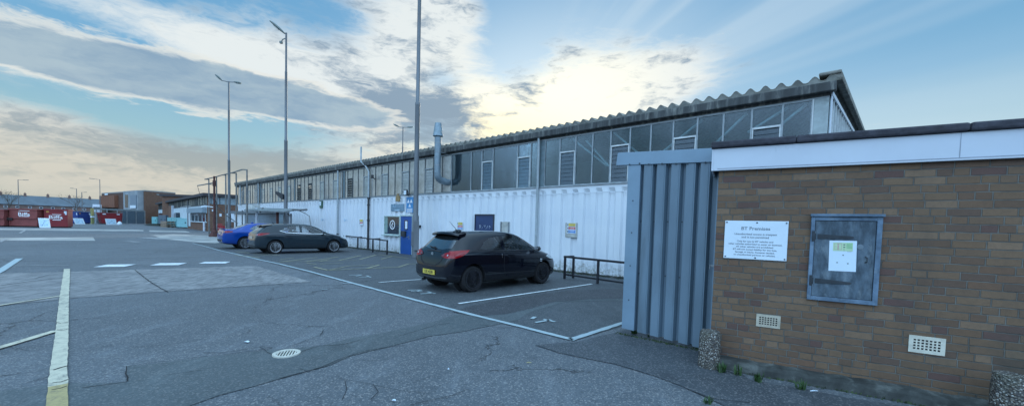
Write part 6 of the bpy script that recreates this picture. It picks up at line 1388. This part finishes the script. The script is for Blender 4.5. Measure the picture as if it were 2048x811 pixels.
# dark grey five door hatchback
SG_ = dict(xs=[0,.03,.08,.14,.24,.36,.50,.64,.80,1.1,1.5,1.95,2.3,2.55,2.8,3.0,3.2,3.34,3.5,3.75,4.0,4.2,4.34,4.42,4.46],
 top=[(0,.62),(.04,.80),(.09,.97),(.15,1.04),(.24,1.12),(.38,1.25),(.54,1.365),(.78,1.415),(1.3,1.445),(1.9,1.455),(2.3,1.44),(2.6,1.385),(2.95,1.22),(3.25,1.06),(3.42,1.0),(3.7,.955),(4.0,.89),(4.2,.81),(4.35,.70),(4.44,.58),(4.46,.5)],
 w=[(0,.62),(.04,.72),(.12,.80),(.3,.85),(.6,.885),(1,.897),(3,.893),(3.7,.875),(4.1,.80),(4.3,.68),(4.42,.54),(4.46,.42)],
 sh=[(0,.58),(.08,.88),(.18,.97),(.6,1.0),(1.4,.975),(2.2,.945),(3.1,.92),(3.6,.87),(4.1,.78),(4.46,.44)],
 wt=[(0,.55),(.1,.70),(.2,.68),(.5,.62),(.8,.60),(1.4,.61),(2.2,.615),(2.6,.61),(3,.65),(3.4,.70),(3.8,.68),(4.1,.58),(4.46,.36)],
 bot=[(0,.34),(.1,.27),(.5,.21),(3.9,.19),(4.3,.2),(4.46,.26)], xr=.82, wb=2.70, track=1.56, R=.32, rim=.235, nsp=5, mr=M_ALLOY, double=True, seat=2.0,
 cav=[.36,.5,.7,1.1,1.5,2,2.4,2.65,2.9,3.12], side=[[(1.05,1.12),(1.30,1.035),(1.90,1.0),(1.93,1.36),(1.60,1.345),(1.30,1.255)], [(2.0,.998),(3.06,.975),(3.12,1.01),(2.80,1.20),(2.45,1.335),(2.2,1.365),(2.02,1.363)]],
 rearw=[(-.60,1.10),(.60,1.10),(.53,1.28),(.47,1.305),(-.47,1.305),(-.53,1.28)], frontw=[(-.62,1.09),(.62,1.09),(.52,1.32),(-.52,1.32)])
P_GRY = paint('slate_grey_car_paint', (.016, .028, .038), .0, .25)
def ex_grey(t, bvh):
    vs = []; N = 9
    for i in range(N):
        v = -1+2*i/(N-1); y = v*.60; dr = -.04*v*v; vs += [(.36, y, 1.335+dr), (.38, y, 1.365+dr), (.74, y, 1.415+dr), (.74, y, 1.36+dr)]
    MB().add(vs, [(i*4+k, i*4+(k+1) % 4, (i+1)*4+(k+1) % 4, (i+1)*4+k) for i in range(N-1) for k in range(4)]+[(0,1,2,3), tuple((N-1)*4+k for k in (3,2,1,0))]).build('roof_spoiler', P_GRY, t, smooth=True)
    for md, sg in (('R', -1), ('L', 1)):
        patch(bvh, [(.05,.86),(.22,.86),(.50,.93),(.60,.985),(.30,.985),(.10,.95)], md, .005, 'tail_light', M_TAIL, t, .04); patch(bvh, [(sg*a, b) for a, b in ((.42,.90),(.60,.87),(.77,.87),(.77,.95),(.62,.94))], 'rear', .006, 'tail_light', M_TAILD, t, .04)
        strip(bvh, [(1.96,.97),(1.95,.60),(1.98,.33),(3.0,.31),(3.10,.62),(3.10,.96)], .010, md, .0015, 'door_seam', M_INT, t); strip(bvh, [(1.18,1.0),(1.20,.70),(1.40,.40),(1.95,.33)], .010, md, .0015, 'door_seam', M_INT, t)
        strip(bvh, [(1.02,1.10),(1.28,1.015),(1.95,.982),(3.10,.958)], .018, md, .005, 'chrome_window_strip', M_CHROME, t); strip(bvh, [(1.7,.50),(2.3,.40),(3.1,.38)], .02, md, .002, 'side_crease', M_INT, t)
        for x in (1.35, 2.25): y = cast(bvh, md, x, .87, 0).y; MB().beam((x-.1, y+sg*.03, .87), (x+.1, y+sg*.03, .865), .022, .028).build('door_handle', P_GRY, t, bevel=.006)
        patch(bvh, [(3.85,.80),(4.05,.84),(4.25,.76),(4.34,.68),(4.1,.70)], md, .004, 'headlamp', M_HLAMP, t, .04)
    plate(t, bvh, .70, .81, M_PLW, '', .26); strip(bvh, [(-.70,.44),(0,.42),(.70,.44)], .025, 'rear', .006, 'bumper_strip', mat('grey_lip', (.10,.11,.12)), t); patch(bvh, [(-.5,.40),(.5,.40),(.45,.35),(-.45,.35)], 'rear', .004, 'diffuser', M_BTRIM, t)
    MB().tube([(1.0, .0, 1.40), (.98, 0, 1.43), (.90, 0, 1.48)], .015, 6).build('roof_aerial', M_BTRIM, t); mirror(t, 2.98, 1.02, .86, P_GRY)
car('parked_car', 'slate grey five door hatchback with silver spoked wheels beside the blue saloon', G(551.3, 507.5), 46.2, SG_, P_GRY, ex_grey)
# blue saloon
SB = dict(xs=[0,.03,.08,.14,.25,.45,.6,.75,.95,1.15,1.35,1.6,2.0,2.4,2.65,2.9,3.1,3.3,3.45,3.65,3.9,4.2,4.4,4.55,4.64,4.68],
 top=[(0,.66),(.04,.86),(.08,1.02),(.14,1.065),(.30,1.075),(.55,1.09),(.75,1.15),(1.0,1.27),(1.25,1.36),(1.6,1.415),(2.0,1.43),(2.35,1.415),(2.7,1.34),(3.05,1.18),(3.35,1.04),(3.5,1.0),(3.9,.955),(4.2,.89),(4.4,.81),(4.55,.71),(4.66,.56),(4.68,.5)],
 w=[(0,.64),(.04,.74),(.12,.82),(.3,.87),(.7,.90),(1,.91),(3,.905),(3.8,.89),(4.3,.80),(4.5,.68),(4.64,.52),(4.68,.42)],
 sh=[(0,.62),(.06,.92),(.16,.985),(.6,1.01),(1.4,.985),(2.4,.955),(3.3,.93),(3.8,.88),(4.3,.77),(4.68,.44)],
 wt=[(0,.58),(.1,.74),(.3,.72),(.6,.66),(1,.61),(1.5,.60),(2.2,.61),(2.7,.62),(3.1,.66),(3.5,.71),(3.9,.70),(4.3,.58),(4.68,.36)],
 bot=[(0,.36),(.1,.28),(.5,.22),(4.1,.19),(4.5,.2),(4.68,.26)], xr=1.0, wb=2.82, track=1.58, R=.325, rim=.24, nsp=5, mr=M_ALLOY, double=True, seat=2.15,
 cav=[.95,1.1,1.35,1.6,2,2.4,2.7,2.95,3.2], side=[[(1.20,1.06),(1.5,1.02),(2.0,1.0),(2.02,1.335),(1.7,1.32),(1.42,1.235)], [(2.1,1.0),(3.2,.985),(3.24,1.01),(2.9,1.20),(2.55,1.32),(2.12,1.34)]],
 rearw=[(-.56,1.14),(.56,1.14),(.50,1.31),(-.50,1.31)])
P_BLU = paint('bright_blue_car_paint', (.006, .055, .30), .2, .22)
def ex_blue(t, bvh):
    for md, sg in (('R', -1), ('L', 1)):
        patch(bvh, [(.05,.86),(.20,.86),(.42,.90),(.46,.955),(.22,.975),(.08,.97)], md, .005, 'tail_light', M_TAIL, t, .04); patch(bvh, [(sg*a, b) for a, b in ((.42,.87),(.78,.85),(.80,.95),(.46,.94))], 'rear', .006, 'tail_light', M_TAILD, t, .04)
        strip(bvh, [(2.05,.98),(2.05,.60),(2.08,.33),(3.1,.31),(3.20,.62),(3.20,.96)], .010, md, .0015, 'door_seam', M_INT, t)
        patch(bvh, [(sg*a, b) for a, b in ((.50,.40),(.66,.41),(.62,.46),(.50,.45))], 'rear', .008, 'exhaust_trim', M_CHROME, t, .04)
    plate(t, bvh, .76, .87, M_PLW, '', .26); patch(bvh, [(-.66,.50),(.66,.50),(.55,.39),(-.55,.39)], 'rear', .004, 'diffuser', M_BTRIM, t); MB().box(.03, .16, -.66, .66, 1.06, 1.085).build('boot_spoiler', P_BLU, t, bevel=.01)
    patch(bvh, [(-.42,.90),(.42,.90),(.42,.885),(-.42,.885)], 'rear', .004, 'boot_trim', M_BTRIM, t); MB().prism_y([(1.4,1.39),(1.6,1.41),(1.5,1.46)], -.03, .03).build('roof_fin', P_BLU, t); mirror(t, 3.12, 1.03, .88, P_BLU)
car('parked_car', 'bright blue saloon mostly hidden behind the slate grey hatchback', G(491, 497.5), 46.2, SB, P_BLU, ex_blue)
# ------------------------------------------------------------------ hairline breaks across the cream line
cb = MB()
for i, (pts, w) in enumerate([([(112,646),(122,648),(136,645)], .014), ([(106,742),(120,737),(136,733)], .02), ([(104,768),(122,766),(138,761)], .014), ([(113,661),(126,662),(137,659)], .010), ([(103,782),(120,779),(136,774)], .012), ([(124,591),(139,589)], .018)]):
    ribbon(cb, gp(*pts), w, .0175, .008, i+50)
struct(cb.build('line_cracks', mcrack, fix=False))
